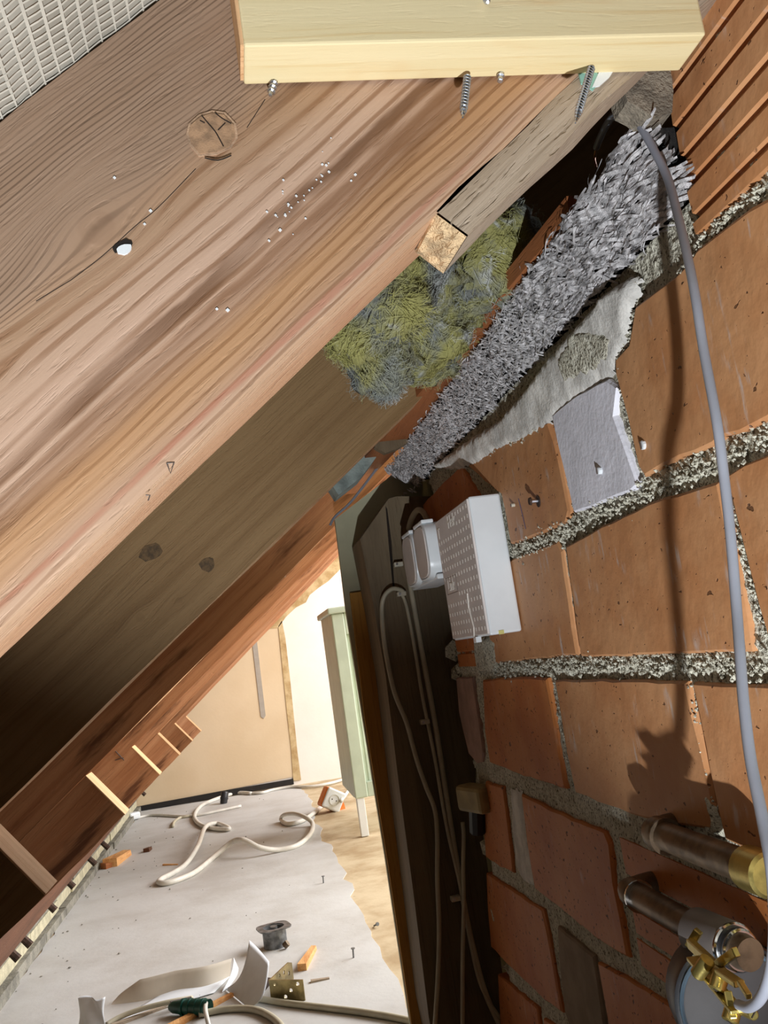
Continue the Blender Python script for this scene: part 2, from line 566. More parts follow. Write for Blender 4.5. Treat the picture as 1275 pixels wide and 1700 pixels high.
edge = [(497, 1304), (512, 1322), (524, 1345), (520, 1362), (533, 1375), (537, 1396), (553, 1401), (557, 1424), (570, 1440), (572, 1458), (588, 1466), (586, 1486), (592, 1500), (590, 1506), (604, 1520), (604, 1530), (612, 1548), (612, 1556), (632, 1572), (640, 1590), (652, 1606), (664, 1622), (672, 1650), (690, 1690), (720, 1800)]
pts = [fl(*p) for p in edge]
poly = [Vector((p.x, p.y)) for p in pts]
poly = [Vector((-0.56, 4.755))] + poly + [Vector((poly[-1].x, 0.2)), Vector((-0.56, 0.2))]
poly = jag(poly, 0.05, 0.008, fixed=(0,))
scr = M().prism([(max(p.x, -0.56), min(p.y, 4.755), FLOOR) for p in poly], (0, 0, -0.003)).build('floor_screed', FL_GREY, fm)
scr['label'] = 'pale grey levelled layer with a ragged right edge'

YF = 4.76
wf = M().box((-0.9, YF, FLOOR - 0.05), (2.6, YF + 0.1, 2.0)).build('wall_far', WALL_W)
tag(wf, kind='structure', label='far wall in white plaster and beige paper')


def far(px, py, d=0.0):
    return onY(px, py, YF - d)


bp = [(200, 1345), (240, 1338), (486, 1290), (497, 1295), (489, 1240), (474, 1140), (464, 1042), (470, 1028), (440, 1040), (400, 1060), (330, 1130), (250, 1210), (180, 1290)]
M().prism([far(*p, d=0.003) for p in bp], (0, 0.0025, 0)).build('wallpaper', WALL_BEIGE, wf)['label'] = 'beige papered panel of the far wall'
tp = [(150, 1310), (250, 1210), (330, 1125), (400, 1062), (432, 1046), (462, 1042), (475, 1024), (492, 1008), (508, 1000), (514, 988), (530, 975), (545, 965), (575, 935), (590, 900), (560, 895), (500, 950), (440, 1010), (350, 1095), (240, 1200), (150, 1285)]
M().prism([far(*p, d=0.006) for p in tp], (0, 0.0025, 0)).build('torn_paper_edge', WALL_TORN, wf)['label'] = 'torn stained paper edge below the roof slope'
tp = [(462, 1040), (468, 1030), (474, 1060), (482, 1130), (489, 1200), (494, 1250), (500, 1295), (487, 1296), (483, 1240), (476, 1180), (470, 1120)]
M().prism([far(*p, d=0.006) for p in tp], (0, 0.0025, 0)).build('torn_paper_edge', WALL_TORN, wf)['label'] = 'ragged brown seam between paper and white plaster'
bb = [(225, 1340), (250, 1335), (300, 1326), (370, 1313), (430, 1303), (487, 1293), (488, 1302), (430, 1312), (370, 1323), (300, 1335), (225, 1350)]
tag(M().prism([far(*p, d=0.014) for p in bb], (0, 0.012, 0)).build('baseboard_far', BLACK), kind='structure', label='black skirting strip at the foot of the beige wall')
st = [(417, 1052), (425, 1050), (441, 1188), (438, 1193), (433, 1190)]
tag(M().prism([far(*p, d=0.006) for p in st], (0, 0.002, 0)).build('tape_strip', TAPE), 'grey vertical strip of tape stuck on the beige far wall', 'tape')

# knee wall on the left, kerb and eaves plate
wl = M().box((-0.75, -0.6, FLOOR), (-0.60, 5.0, -0.30)).build('wall_left', CONC)
tag(wl, kind='structure', label='low masonry wall under the eaves')
for z0, z1, x1, mt, nm in ((-0.60, -0.575, -0.556, CONC, 'lower grey kerb'), (-0.575, -0.545, -0.572, LIME, 'cream limewashed kerb band'), (-0.545, -0.515, -0.572, CONC, 'grey kerb band'), (-0.515, -0.470, -0.582, LIME, 'upper cream kerb band')):
    mb = M()
    y = 0.3
    while y < 4.74:
        ln = random.uniform(0.2, 0.4)
        dx = random.uniform(-0.004, 0.004)
        mb.box((-0.605, y, z0), (x1 + dx, min(y + ln, 4.75), z1 + random.uniform(-0.004, 0)))
        y += ln
    o = mb.build('kerb_band', mt, wl)
    o['label'] = nm

# ------------------------------------------------------------------ rafters
RAF = [  # y front, thickness, z0, theta, face material
    (0.402, 0.060, 0.1105, 39.0, W_R1, 'big grained rafter with a large knot and a reddish lower edge', -0.9, 0.62),
    (1.080, 0.060, 0.1030, 37.7, W_R2, 'dark rafter in shade behind the big knotted one', -0.85, 1.3),
    (1.760, 0.060, 0.0880, 38.0, W_R3, 'brown rafter with a dark damp stain, third up the row', -0.85, 1.3),
    (2.440, 0.060, 0.0820, 38.0, W_R3, 'brown rafter with a pencilled cross on its doubling board', -0.83, 1.3),
    (3.120, 0.060, 0.0700, 38.3, W_R3, 'reddish rafter, third from the beige far wall', -0.66, 1.3),
    (3.800, 0.060, 0.0620, 38.6, W_R3, 'reddish rafter, second from the beige far wall', -0.66, 1.3),
    (4.480, 0.060, 0.0560, 39.0, W_R3, 'reddish rafter directly beside the beige far wall', -0.66, 1.3)]
UE = [None, -0.375, -0.378, -0.374, -0.371, -0.366, -0.362]
rafters = []
for k, (y, th, z0, ang, mt, lab, u0, u1) in enumerate(RAF):
    a = math.radians(ang)
    rt = thing('rafter', lab, 'rafter', (0, y, z0), 'roof rafters', rot=(0, -a, 0))
    rafters.append(rt)
    H = 0.168
    # main beam, gently uneven lower arris
    mb = M()
    n = 40 if k == 0 else 16
    for i in range(n):
        ua, ub = u0 + (u1 - u0) * i / n, u0 + (u1 - u0) * (i + 1) / n
        w = lambda u: noise.noise(Vector((u * 9, k * 3.1, 0))) * 0.0022
        ring = lambda u: [(u, 0, 0.0 + w(u)), (u, th, 0.002 + w(u + 5)), (u, th, H), (u, 0, H + w(u + 9))]
        A, B = ring(ua), ring(ub)
        fs = [(0, 1, 5, 4), (1, 2, 6, 5), (2, 3, 7, 6), (3, 0, 4, 7)]
        if i == 0:
            fs.append((3, 2, 1, 0))
        if i == n - 1:
            fs.append((4, 5, 6, 7))
        mb.add(A + B, fs)
    b = mb.build('beam', mt, rt, local=True)
    bm = bmesh.new()
    bm.from_mesh(b.data)
    bmesh.ops.remove_doubles(bm, verts=bm.verts[:], dist=1e-5)
    bmesh.ops.recalc_face_normals(bm, faces=bm.faces[:])
    # underside gets the reddish edge wood
    b.data.materials.append(W_EDGE if k == 0 else W_END)
    for f in bm.faces:
        if f.normal.z < -0.9:
            f.material_index = 1
    bm.to_mesh(b.data)
    bm.free()
    if k:
        ue = UE[k]
        ub = -0.60 if k > 1 else -0.66
        db = M()
        n = 10
        for i in range(n):
            ua, uc = ub + (ue - ub) * i / n, ub + (ue - ub) * (i + 1) / n
            ring = lambda u: [(u, -0.001, -0.100 + noise.noise(Vector((u * 14, k, 2))) * 0.003), (u, th, -0.100), (u, th, -0.001), (u, -0.001, -0.001)]
            A, B = ring(ua), ring(uc)
            fs = [(0, 1, 5, 4), (1, 2, 6, 5), (2, 3, 7, 6), (3, 0, 4, 7)]
            if i == 0:
                fs.append((3, 2, 1, 0))
            db.add(A + B, fs)
        d = db.build('doubling_board', W_DBL if k > 1 else W_R2, rt, local=True)
        e = M().box((ue - 0.001, -0.0015, -0.101), (ue + 0.0015, th + 0.001, -0.0005), bev=0.0006).build('sawn_end', W_END, rt, local=True)
        e['label'] = 'pale sawn end of the doubling board'
# marks on the first rafter: hole with a white filling, splits in the knot
KN = rafters[0]


def face1(px, py, d=0.0):
    p = onY(px, py, 0.402 - d)
    q = p - Vector((0, 0.402, 0.1105))
    a = math.radians(39.0)
    return Vector((q.x * math.cos(a) + q.z * math.sin(a), q.y, -q.x * math.sin(a) + q.z * math.cos(a)))


def blob_on(fn, cx, cy, rx, ry, n=14, rot=0.0, d=0.001, thick=0.0016):
    poly = []
    for i in range(n):
        w = 2 * math.pi * i / n
        rr = 1 + random.uniform(-0.12, 0.12)
        x, y = rx * math.cos(w) * rr, ry * math.sin(w) * rr
        poly.append(fn(cx + x * math.cos(rot) - y * math.sin(rot), cy + x * math.sin(rot) + y * math.cos(rot), d))
    return poly


KNOTM = plain('knot_wood', (176, 140, 108), 0.7, var=0.22, nscale=160, bump=0.3)
KNOTR = plain('knot_ring_wood', (192, 158, 128), 0.7, var=0.2, nscale=120, bump=0.5)
KNOTD = plain('dark_knot_wood', (112, 86, 54), 0.7, var=0.3, nscale=160, bump=0.3)
HOLE = plain('dark_crack', (40, 28, 18), 0.9, var=0.3)
kp = [(313, 205), (330, 190), (352, 183), (374, 186), (392, 205), (395, 228), (384, 245), (360, 256), (330, 259), (314, 240), (309, 222)]
M().prism([face1(*p, d=0.0008) for p in kp], (0, 0.003, 0)).build('knot', KNOTR, KN, local=True)
cx_, cy_ = 352, 221
M().prism([face1(cx_ + (p[0] - cx_) * 0.9, cy_ + (p[1] - cy_) * 0.88, d=0.0014) for p in kp], (0, 0.003, 0)).build('knot', KNOTM, KN, local=True)
ck = M()
for line in ([(335, 192), (345, 204), (357, 218), (364, 230), (371, 243)], [(362, 216), (374, 204)], [(357, 187), (368, 196), (384, 205)], [(340, 262), (362, 266), (384, 258)], [(332, 200), (340, 204)]):
    ck.tube(smooth_path([face1(*p, d=0.0014) for p in line], 3), 0.00032, 5)
for line in ([(118, 465), (170, 425), (225, 375), (262, 345), (325, 280)], [(60, 500), (118, 465)], [(410, 212), (440, 165)]):
    ck.tube(smooth_path([face1(*p, d=0.0) for p in line], 4), 0.0002, 5)
ck.build('cracks', HOLE, KN, local=True)
M().prism(blob_on(face1, 203, 408, 17, 9, rot=-0.5, d=0.0006), (0, 0.002, 0)).build('drill_hole', HOLE, KN, local=True)
M().prism(blob_on(face1, 206, 413, 13, 8, rot=-0.3, d=0.0012), (0, 0.002, 0)).build('hole_filler', PLASTIC_W, KN, local=True)['label'] = 'white filler in the drilled hole'
bits = M()
for i in range(30):
    px, py = random.gauss(500, 30), 0
    py = 320 + (500 - px) * 0.9 + random.gauss(0, 22)
    c = face1(px, py, d=0.0004)
    s = random.uniform(0.00015, 0.0004)
    bits.box((c.x - s, c.y - s, c.z - s * 1.5), (c.x + s, c.y + s, c.z + s * 1.5))
for (px, py) in ((190, 295), (240, 372), (250, 350), (378, 515), (535, 273), (583, 300), (360, 513), (590, 290), (465, 382)):
    c = face1(px, py, d=0.0004)
    s = random.uniform(0.0004, 0.0007)
    bits.box((c.x - s, c.y - s * 0.6, c.z - s), (c.x + s, c.y + s * 0.6, c.z + s))
bits.build('dust_crumbs', PLASTIC_W, KN, local=True, kind='stuff')
# pencilled marks on rafters: small V near the lower edge, cross on the fourth rafter
pen = M()
for line in ([(277, 769), (289, 768), (283, 786), (277, 769)], [(242, 822), (249, 822), (246, 831)]):
    pen.tube([face1(*p, d=0.0002) for p in line], 0.00035, 5)
pen.build('pencil_mark', PRINT_D, KN, local=True)


def face_k(k, px, py, d=0.0):
    y, th, z0, ang = RAF[k][:4]
    p = onY(px, py, y - d)
    q = p - Vector((0, y, z0))
    a = math.radians(ang)
    return Vector((q.x * math.cos(a) + q.z * math.sin(a), q.y, -q.x * math.sin(a) + q.z * math.cos(a)))


pen = M()
for line in ([(192, 1247), (206, 1262)], [(205, 1258), (191, 1262)]):
    pen.tube([face_k(3, *p, d=0.0015) for p in line], 0.0012, 5)
pen.build('pencil_mark', PRINT_D, rafters[3], local=True)
# knots on the second rafter
for (px, py, rx, ry) in ((250, 917, 20, 13), (344, 937, 13, 12)):
    M().prism(blob_on(lambda a, b, d: face_k(1, a, b, d), px, py, rx, ry, rot=-0.4, d=0.0006), (0, 0.002, 0)).build('knot', KNOTD, rafters[1], local=True)

# eaves plate along the foot of the rafters with bolts
ep = M().prism([(-0.599, 0.5, -0.40), (-0.476, 0.5, -0.40), (-0.470, 0.5, -0.445), (-0.599, 0.5, -0.462)], (0, 4.24, 0)).build('eaves_plate', W_PLATE)
tag(ep, 'long brown timber plate under the rafter feet at the eaves', 'beam')
for i, (px, py) in enumerate(((15, 1638), (35, 1597), (80, 1563), (112, 1515), (148, 1452), (170, 1420), (235, 1340))):
    p = onX(px, py, -0.53)
    p.z = -0.49 + random.uniform(-0.012, 0.012)
    q = p + Vector((0.022, 0, -0.026))
    t = thing('anchor_bolt', 'rusty bolt stub below the eaves plate, %s counted from the crumpled paper' % ('first', 'second', 'third', 'fourth', 'fifth', 'sixth', 'seventh')[i], 'bolt', (-0.58, p.y, p.z), 'anchor bolts along the eaves')
    M().tube([(-0.60, p.y, p.z + 0.008), p, q], 0.009, 8).build('shank', RUST, t)
    M().tube([(-0.566, p.y, p.z), (-0.560, p.y, p.z - 0.002)], 0.015, 6).build('nut', RUST, t)

# timber batten under the first rafter
bt = thing('batten', 'weathered grey batten nailed under the big rafter, its sawn end showing', 'batten', (0, 0.402, 0.112), rot=(0, -math.radians(39.0), 0))
# end is cut askew: near corner further up the slope than the far one
mb = M()
u1 = 0.40
ring0 = [(0.1555, 0.0, -0.0205), (0.1500, 0.035, -0.0200), (0.1480, 0.035, -0.0012), (0.1530, 0.0, -0.0012)]
nseg = 14
for i in range(nseg):
    ta, tb = i / nseg, (i + 1) / nseg
    R_ = lambda t: [(p[0] + (u1 - p[0]) * t, p[1], p[2] + noise.noise(Vector((t * 6, p[1] * 50, p[2] * 50))) * 0.002) for p in ring0]
    A, B = R_(ta), R_(tb)
    fs = [(0, 1, 5, 4), (1, 2, 6, 5), (2, 3, 7, 6), (3, 0, 4, 7)]
    if i == nseg - 1:
        fs.append((4, 5, 6, 7))
    mb.add(A + B, fs)
mb.build('body', W_BAT, bt, local=True)
mb = M()
g = 9
gv, gf = [], []
for i in range(g + 1):
    for j in range(g + 1):
        a, b_ = i / g, j / g
        p = (Vector(ring0[0]).lerp(Vector(ring0[1]), a)).lerp(Vector(ring0[3]).lerp(Vector(ring0[2]), a), b_)
        inner = 1 if 0 < i < g and 0 < j < g else 0
        gv.append(p + Vector((-0.0012 - inner * random.uniform(0, 0.003), 0, 0)))
for i in range(g):
    for j in range(g):
        gf.append((i * (g + 1) + j, (i + 1) * (g + 1) + j, (i + 1) * (g + 1) + j + 1, i * (g + 1) + j + 1))
mb.add(gv, gf)
mb.build('sawn_end', W_BATEND, bt, local=True)['label'] = 'rough orange sawn end of the batten'

# ------------------------------------------------------------------ yellow treated board with screws
yb = thing('treated_board', 'yellowish treated softwood board screwed across the top of the big rafter', 'board', (0.035, 0.372, 0.277))
mb = M()
mb.box((0.034, 0.372, 0.2775), (0.263, 0.4005, 0.333), bev=0.0012)
mb.build('board', W_YEL, yb)
ef = M()
ef.box((0.0325, 0.3735, 0.279), (0.0345, 0.399, 0.3315)).build('sawn_end', W_END, yb)


def screw_parts(parent, p0, p1, r=0.0021):
    p0, p1 = Vector(p0), Vector(p1)
    ax = p1 - p0
    L = ax.length
    n = int(L / 0.0026)
    pts, rs = [], []
    for i in range(n):
        for f, k in ((0.0, 0.60), (0.45, 0.60), (0.70, 1.0), (0.82, 1.0)):
            t = (i + f) / n
            pts.append(p0 + ax * t)
            taper = 1.0 if t < 0.8 else 1.0 - (t - 0.8) / 0.2 * 0.85
            rs.append(max(0.0003, r * k * taper))
    return M().tube(pts, rs, 10).build('screw', STEEL, parent)


screw_parts(yb, onY(776, 126, 0.395), onY(768, 196, 0.380))
screw_parts(yb, onY(982, 112, 0.395), onY(955, 205, 0.370))
screw_parts(yb, onY(832, 120, 0.397), onY(830, 137, 0.396))
screw_parts(yb, onY(456, 134, 0.398), onY(448, 160, 0.396))
screw_parts(yb, onY(806, -4, 0.371), onY(810, 4, 0.366), 0.0018)
# turquoise and white plastic tag behind the screw
tg = M().prism([onY(*p, 0.3995) for p in ((960, 116), (985, 112), (998, 130), (985, 150), (965, 138))], (0, 0.001, 0)).build('tag', plain('turquoise_plastic', (150, 200, 184), 0.4, var=0.1), yb)
tg['label'] = 'turquoise scrap of plastic under the board'
M().prism([onY(*p, 0.3992) for p in ((995, 118), (1022, 112), (1012, 128), (996, 142), (983, 145))], (0, 0.001, 0)).build('tag', PLASTIC_W, yb)['label'] = 'white scrap of plastic under the board'

# ------------------------------------------------------------------ woven film between the rafters
ft = thing('roof_film', 'white woven reinforced film stretched above the big rafter', 'film', sl(0, 0.2, 0.168, 0.112))
u0, u1, y0, y1 = -0.45, 0.40, -0.02, 0.408
g = M()
NX, NY = 60, 34
vs, fs = [], []
fz = lambda u, y: 0.170 + noise.noise(Vector((u * 7, y * 7, 0))) * 0.003 - 0.004 * math.sin(max(0, min(1, (y + 0.02) / 0.43)) * math.pi)
for i in range(NX + 1):
    for j in range(NY + 1):
        u, y = u0 + (u1 - u0) * i / NX, y0 + (y1 - y0) * j / NY
        vs.append(sl(u, y, fz(u, y) + 0.0006, 0.112))
for i in range(NX):
    for j in range(NY):
        fs.append((i * (NY + 1) + j, (i + 1) * (NY + 1) + j, (i + 1) * (NY + 1) + j + 1, i * (NY + 1) + j + 1))
g.add(vs, fs)
fo = g.build('film', FILM, ft, smooth=True)
th_ = M()
# threads down the bay (along Y) and flat cross tapes along the slope
u = u0
while u < u1:
    P = [sl(u, y0 + (y1 - y0) * j / 20, fz(u, y0 + (y1 - y0) * j / 20) - 0.0007 + 0.0004 * (j % 2), 0.112) for j in range(21)]
    th_.ribbon(P, 0.0017, Vector((CT, 0, ST)))
    u += 0.0088
y = y0
while y < y1:
    n = 150
    P = []
    for j in range(n + 1):
        uu = u0 + (u1 - u0) * j / n
        P.append(sl(uu, y + 0.0006 * math.sin(j * 1.1), fz(uu, y) - 0.0004 - 0.0007 * math.sin(j * 6.2832 / 2.0 * 0.99), 0.112))
    th_.ribbon(P, 0.0011, Vector((0, 1, 0)))
    y += 0.0048
o = th_.build('weave', THREAD, ft, kind='stuff')

# ------------------------------------------------------------------ brick wall
WX = 0.31
wr = thing('wall_right', None, None, (WX, 0.8, FLOOR))
tag(wr, 'rough wall of orange clay blocks with crumbly mortar', kind='structure')
# mortar core, grid with a crumbly face
YA, YB, ZA, ZB = 0.22, 1.375, FLOOR, 0.252
NY_, NZ_ = 300, 222
core = M()
vs, fs = [], []
ztop = lambda y: 0.36 if y < 0.487 else ZB
for i in range(NY_ + 1):
    y = YA + (YB - YA) * i / NY_
    for j in range(NZ_ + 1):
        z = ZA + (ztop(y) - ZA) * j / NZ_
        n1 = noise.noise(Vector((y * 30, z * 30, 0)))
        n2 = noise.noise(Vector((y * 95, z * 95, 4)))
        n3 = noise.noise(Vector((y * 230, z * 230, 9)))
        rough = 1.0 if z > -0.12 else 0.35
        x = WX + 0.0034 + 0.0016 * n1 + (0.0020 * n2 + 0.0018 * n3) * rough
        # broken far end of the wall, rubble falling back
        e = max(0.0, (y - 1.30 - 0.03 * noise.noise(Vector((z * 14, 1, 1)))) / 0.06)
        if e > 0:
            x += 0.03 * min(e, 1.2) + 0.02 * (n1 + n2) * min(1, e)
        x = max(x, WX + 0.0006)
        vs.append((x, y, z))
nv = NZ_ + 1
for i in range(NY_):
    for j in range(NZ_):
        fs.append((i * nv + j, i * nv + j + 1, (i + 1) * nv + j + 1, (i + 1) * nv + j))
core.add(vs, fs)
co = core.build('mortar', MORTAR, wr, kind='stuff')
co['label'] = 'pale crumbly mortar of the joints'
M().box((WX + 0.03, YA, ZA), (WX + 0.12, YB - 0.005, 0.25)).box((WX + 0.03, YA, 0.25), (WX + 0.12, 0.487, 0.36)).build('wall_core', MORTAR, wr)

BR = {
    'b1a': ([(778, 772), (800, 752), (832, 735), (880, 712), (912, 700), (922, 730), (938, 800), (947, 850), (942, 868), (900, 885), (850, 904), (842, 860), (834, 820), (806, 798)], BRICK, 0.0),
    'b1z': ([(700, 838), (735, 800), (765, 772), (776, 790), (800, 830), (830, 880), (800, 925), (720, 950)], BRICK_RED, 0.002),
    'b1pale': ([(918, 690), (960, 655), (1010, 628), (1026, 640), (1022, 690), (1042, 745), (1062, 803), (1052, 815), (1005, 833), (955, 852), (946, 812), (930, 745)], PALEBR, -0.0005),
    'b1c': ([(1047, 572), (1058, 507), (1094, 481), (1123, 460), (1150, 434), (1162, 412), (1215, 372), (1290, 322), (1400, 250), (1400, 640), (1276, 697), (1236, 716), (1201, 727), (1188, 738), (1132, 760), (1103, 774), (1074, 790), (1063, 775), (1046, 700), (1026, 622), (1024, 600)], BRICK, -0.0015),
    'b2a': ([(798, 960), (850, 928), (925, 898), (933, 912), (945, 1000), (958, 1087), (900, 1093), (822, 1101), (812, 1060)], BRICK, 0.001),
    'b2b': ([(941, 906), (985, 882), (1040, 856), (1080, 836), (1132, 818), (1197, 799), (1215, 890), (1234, 980), (1250, 1081), (1170, 1082), (1110, 1084), (1040, 1090), (966, 1090), (955, 1010)], BRICK, -0.0008),
    'b2c': ([(1212, 786), (1240, 772), (1276, 756), (1400, 700), (1400, 1082), (1290, 1082), (1268, 1010), (1244, 920), (1226, 850)], BRICK, -0.0016),
    'b3b': ([(802, 1128), (860, 1124), (909, 1125), (919, 1181), (930, 1250), (940, 1309), (905, 1298), (869, 1288), (840, 1276), (814, 1266), (806, 1216)], BRICK_RED, 0.0),
    'b3c': ([(922, 1128), (985, 1128), (1060, 1129), (1143, 1131), (1156, 1190), (1168, 1240), (1184, 1310), (1194, 1378), (1120, 1368), (1069, 1358), (1010, 1337), (957, 1315), (943, 1250)], BRICK, -0.0006),
    'b3d': ([(1153, 1131), (1200, 1134), (1276, 1138), (1400, 1145), (1400, 1475), (1290, 1430), (1208, 1392), (1196, 1340), (1174, 1230)], BRICK, -0.0014),
    'b4a': ([(807, 1297), (836, 1306), (842, 1352), (848, 1400), (853, 1450), (830, 1438), (808, 1424), (804, 1370)], BRICK_RED, 0.0),
    'b4b': ([(866, 1318), (912, 1341), (965, 1365), (1006, 1381), (1014, 1400), (1020, 1467), (1032, 1520), (1045, 1592), (1015, 1574), (989, 1556), (952, 1526), (915, 1496), (888, 1474), (876, 1400)], BRICK_RED, 0.0),
    'b5a': ([(808, 1449), (835, 1466), (865, 1486), (902, 1511), (909, 1545), (920, 1600), (934, 1682), (905, 1660), (891, 1646), (850, 1608), (816, 1572), (810, 1500)], BRICK_RED, 0.0),
    'b5b': ([(927, 1536), (955, 1560), (987, 1586), (994, 1630), (1003, 1690), (1012, 1760), (950, 1710), (940, 1680), (932, 1610)], GREYBR, -0.0005),
    'b5c': ([(993, 1597), (1040, 1622), (1112, 1668), (1200, 1730), (1200, 1900), (1040, 1790), (1016, 1730), (1004, 1660)], BRICK_RED, 0.0),
    'b6a': ([(827, 1616), (860, 1645), (893, 1673), (900, 1730), (905, 1800), (850, 1740), (832, 1700)], BRICK_RED, 0.0),
    'b6b': ([(903, 1690), (940, 1716), (1000, 1765), (1000, 1900), (915, 1810)], BRICK_RED, 0.0),
    'b3a': ([(758, 1125), (785, 1124), (795, 1190), (803, 1250), (801, 1266), (792, 1268), (780, 1254), (770, 1214), (763, 1181)], PINKBR, 0.0),
}


def brick(poly_yz, mat, dx=0.0, name='brick', jitter=0.0009):
    """brick: ragged front face with a worn arris, running back into the mortar"""
    n0 = len(poly_yz)
    P = []
    for i in range(n0):
        a, b = poly_yz[i], poly_yz[(i + 1) % n0]
        k = max(1, min(4, int((b - a).length / 0.02)))
        for j in range(k):
            P.append(a.lerp(b, j / k) + Vector((random.uniform(-jitter, jitter), random.uniform(-jitter, jitter))))
    c = sum(P, Vector((0, 0))) / len(P)
    n = len(P)
    x = WX + dx - 0.0012
    vs = [(x, c.x + (p.x - c.x) * 0.975, c.y + (p.y - c.y) * 0.965) for p in P]
    vs += [(x + 0.0016 + random.uniform(0, 0.001), p.x, p.y) for p in P]
    vs += [(x + 0.03, p.x, p.y) for p in P]
    fs = [tuple(range(n))]
    for r in (0, 1):
        fs += [(r * n + i, r * n + (i + 1) % n, (r + 1) * n + (i + 1) % n, (r + 1) * n + i) for i in range(n)]
    return M().add(vs, fs).build(name, mat, wr)


for key, (px, mt, dx) in BR.items():
    poly = [onX(p[0], p[1], WX) for p in px]
    o = brick([Vector((p.y, p.z)) for p in poly], mt, dx)
    if key == 'b1pale':
        o['label'] = 'pale grey lime brick'
    if key == 'b3a':
        o['label'] = 'pinkish cut brick'
    if key == 'b5b':
        o['label'] = 'greyish cut brick'


def ribbed(y0, y1, z0, z1, zs, mat, dx, rib=0.0035, rh=0.007, notch=0.0015, sgn=-1):
    """block with horizontal ribs or grooves along its face"""
    prof = [(0, z0)]
    for z in sorted(zs):
        prof += [(0, z - rh / 2 - 0.0003), (sgn * rib, z - rh / 2 + 0.0006), (sgn * rib, z + rh / 2 - 0.002), (0, z + rh / 2)]
    prof += [(0, z1)]
    n = len(prof)
    mb = M()
    ys = [y0 + (y1 - y0) * i / 6 for i in range(7)]
    vs = []
    for i, y in enumerate(ys):
        for (x, z) in prof:
            yy = y + (random.uniform(-notch, notch) if i in (0, 6) else 0)
            vs.append((WX + dx + x + random.uniform(-0.0003, 0.0003), yy, z))
        vs.append((WX + 0.03, y, z1))
        vs.append((WX + 0.03, y, z0))
    k = n + 2
    fs = []
    for i in range(6):
        for j in range(k):
            fs.append((i * k + j, i * k + (j + 1) % k, (i + 1) * k + (j + 1) % k, (i + 1) * k + j))
    fs.append(tuple(range(k)))
    fs.append(tuple(6 * k + j for j in range(k - 1, -1, -1)))
    return mb.add(vs, fs).build('grooved_brick', mat, wr)


zr = [onX(p[0], p[1], WX).z for p in ((1118, 146), (1128, 201), (1143, 248), (1152, 294), (1163, 346))]
ribbed(0.24, 0.487, 0.226, 0.362, [z - 0.0026 for z in zr], BRICK, -0.002, rib=0.0042, rh=0.0062, sgn=1)['label'] = 'orange block with five sharp grooves under the board end'
yl = onX(718, 1040, WX).y
ribbed(onX(797, 1080, WX).y, 1.30, -0.038, 0.075, [-0.018, 0.006, 0.030, 0.054], BRICK_RED, 0.001, rib=0.003, rh=0.005, sgn=1)
ribbed(0.34, onX(1035, 1450, WX).y, -0.300, -0.192, [-0.275, -0.25, -0.225], BRICK_RED, 0.002, rib=0.003, rh=0.005, sgn=1)
# bricks beyond the frame so the wall goes on to the floor
for (za, zb, ys) in ((-0.575, -0.470, (0.24, 0.50, 0.70)), (-0.440, -0.340, (0.24, 0.46)), (-0.312, -0.19, (0.24, 0.335))):
    for a, b in zip(ys, ys[1:]):
        brick([Vector((a + 0.006, za)), Vector((b - 0.006, za)), Vector((b - 0.006, zb)), Vector((a + 0.006, zb))], BRICK_RED)
# block under the near wood wool end, shade painted into its brown
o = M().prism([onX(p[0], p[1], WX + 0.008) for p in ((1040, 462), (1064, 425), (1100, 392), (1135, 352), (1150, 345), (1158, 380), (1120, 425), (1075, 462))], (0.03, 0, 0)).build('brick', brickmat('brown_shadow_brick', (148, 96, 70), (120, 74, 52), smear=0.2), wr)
o['label'] = 'broken brick under the wood wool, painted brown for shade'
# raised bed of crumbs in the wide joints
crumb = M()


def crumbs(px_line, wid, n, r0=0.0009, r1=0.0026, x=None):
    P = [onX(p[0], p[1], WX) for p in px_line]
    seg = [(P[i + 1] - P[i]).length for i in range(len(P) - 1)]
    for _ in range(n):
        t = random.uniform(0, sum(seg))
        i = 0
        while i < len(seg) - 1 and t > seg[i]:
            t -= seg[i]
            i += 1
        c = P[i].lerp(P[i + 1], min(1, t / seg[i])) + Vector((random.uniform(-0.0015, 0.003), random.gauss(0, wid * 0.2), random.gauss(0, wid * 0.32)))
        r = random.uniform(r0, r1)
        q = [Vector((random.gauss(0, 1), random.gauss(0, 1), random.gauss(0, 1))).normalized() * r * random.uniform(0.7, 1.2) for _ in range(6)]
        axes = [(-1, 0, 0), (1, 0, 0), (0, -1, 0), (0, 1, 0), (0, 0, -1), (0, 0, 1)]
        vv = [c + Vector(a) * r * random.uniform(0.6, 1.25) for a in axes]
        ff = [(0, 2, 4), (2, 1, 4), (1, 3, 4), (3, 0, 4), (2, 0, 5), (1, 2, 5), (3, 1, 5), (0, 3, 5)]
        crumb.add(vv, ff)


crumbs([(850, 916), (935, 884), (1000, 852), (1075, 812), (1140, 785), (1200, 763), (1290, 715)], 0.018, 750)
crumbs([(820, 1112), (900, 1108), (1000, 1105), (1110, 1104), (1200, 1106), (1300, 1110)], 0.015, 750)
crumbs([(1030, 620), (1045, 700), (1066, 780)], 0.010, 160, 0.001, 0.002)
crumbs([(1215, 840), (1240, 930), (1258, 1010), (1275, 1060)], 0.006, 150, 0.001, 0.002)
crumbs([(1128, 460), (1165, 400), (1220, 345), (1290, 300)], 0.008, 180, 0.001, 0.0025)
crumbs([(1030, 600), (1055, 540), (1062, 490), (1045, 470)], 0.010, 130, 0.001, 0.0024)
crumbs([(1145, 1130), (1160, 1220), (1185, 1330)], 0.004, 60, 0.0008, 0.0016)
crumbs([(780, 765), (830, 742), (900, 710)], 0.010, 160, 0.001, 0.0026)
crumbs([(918, 1130), (938, 1230), (948, 1310)], 0.004, 60, 0.0008, 0.0016)
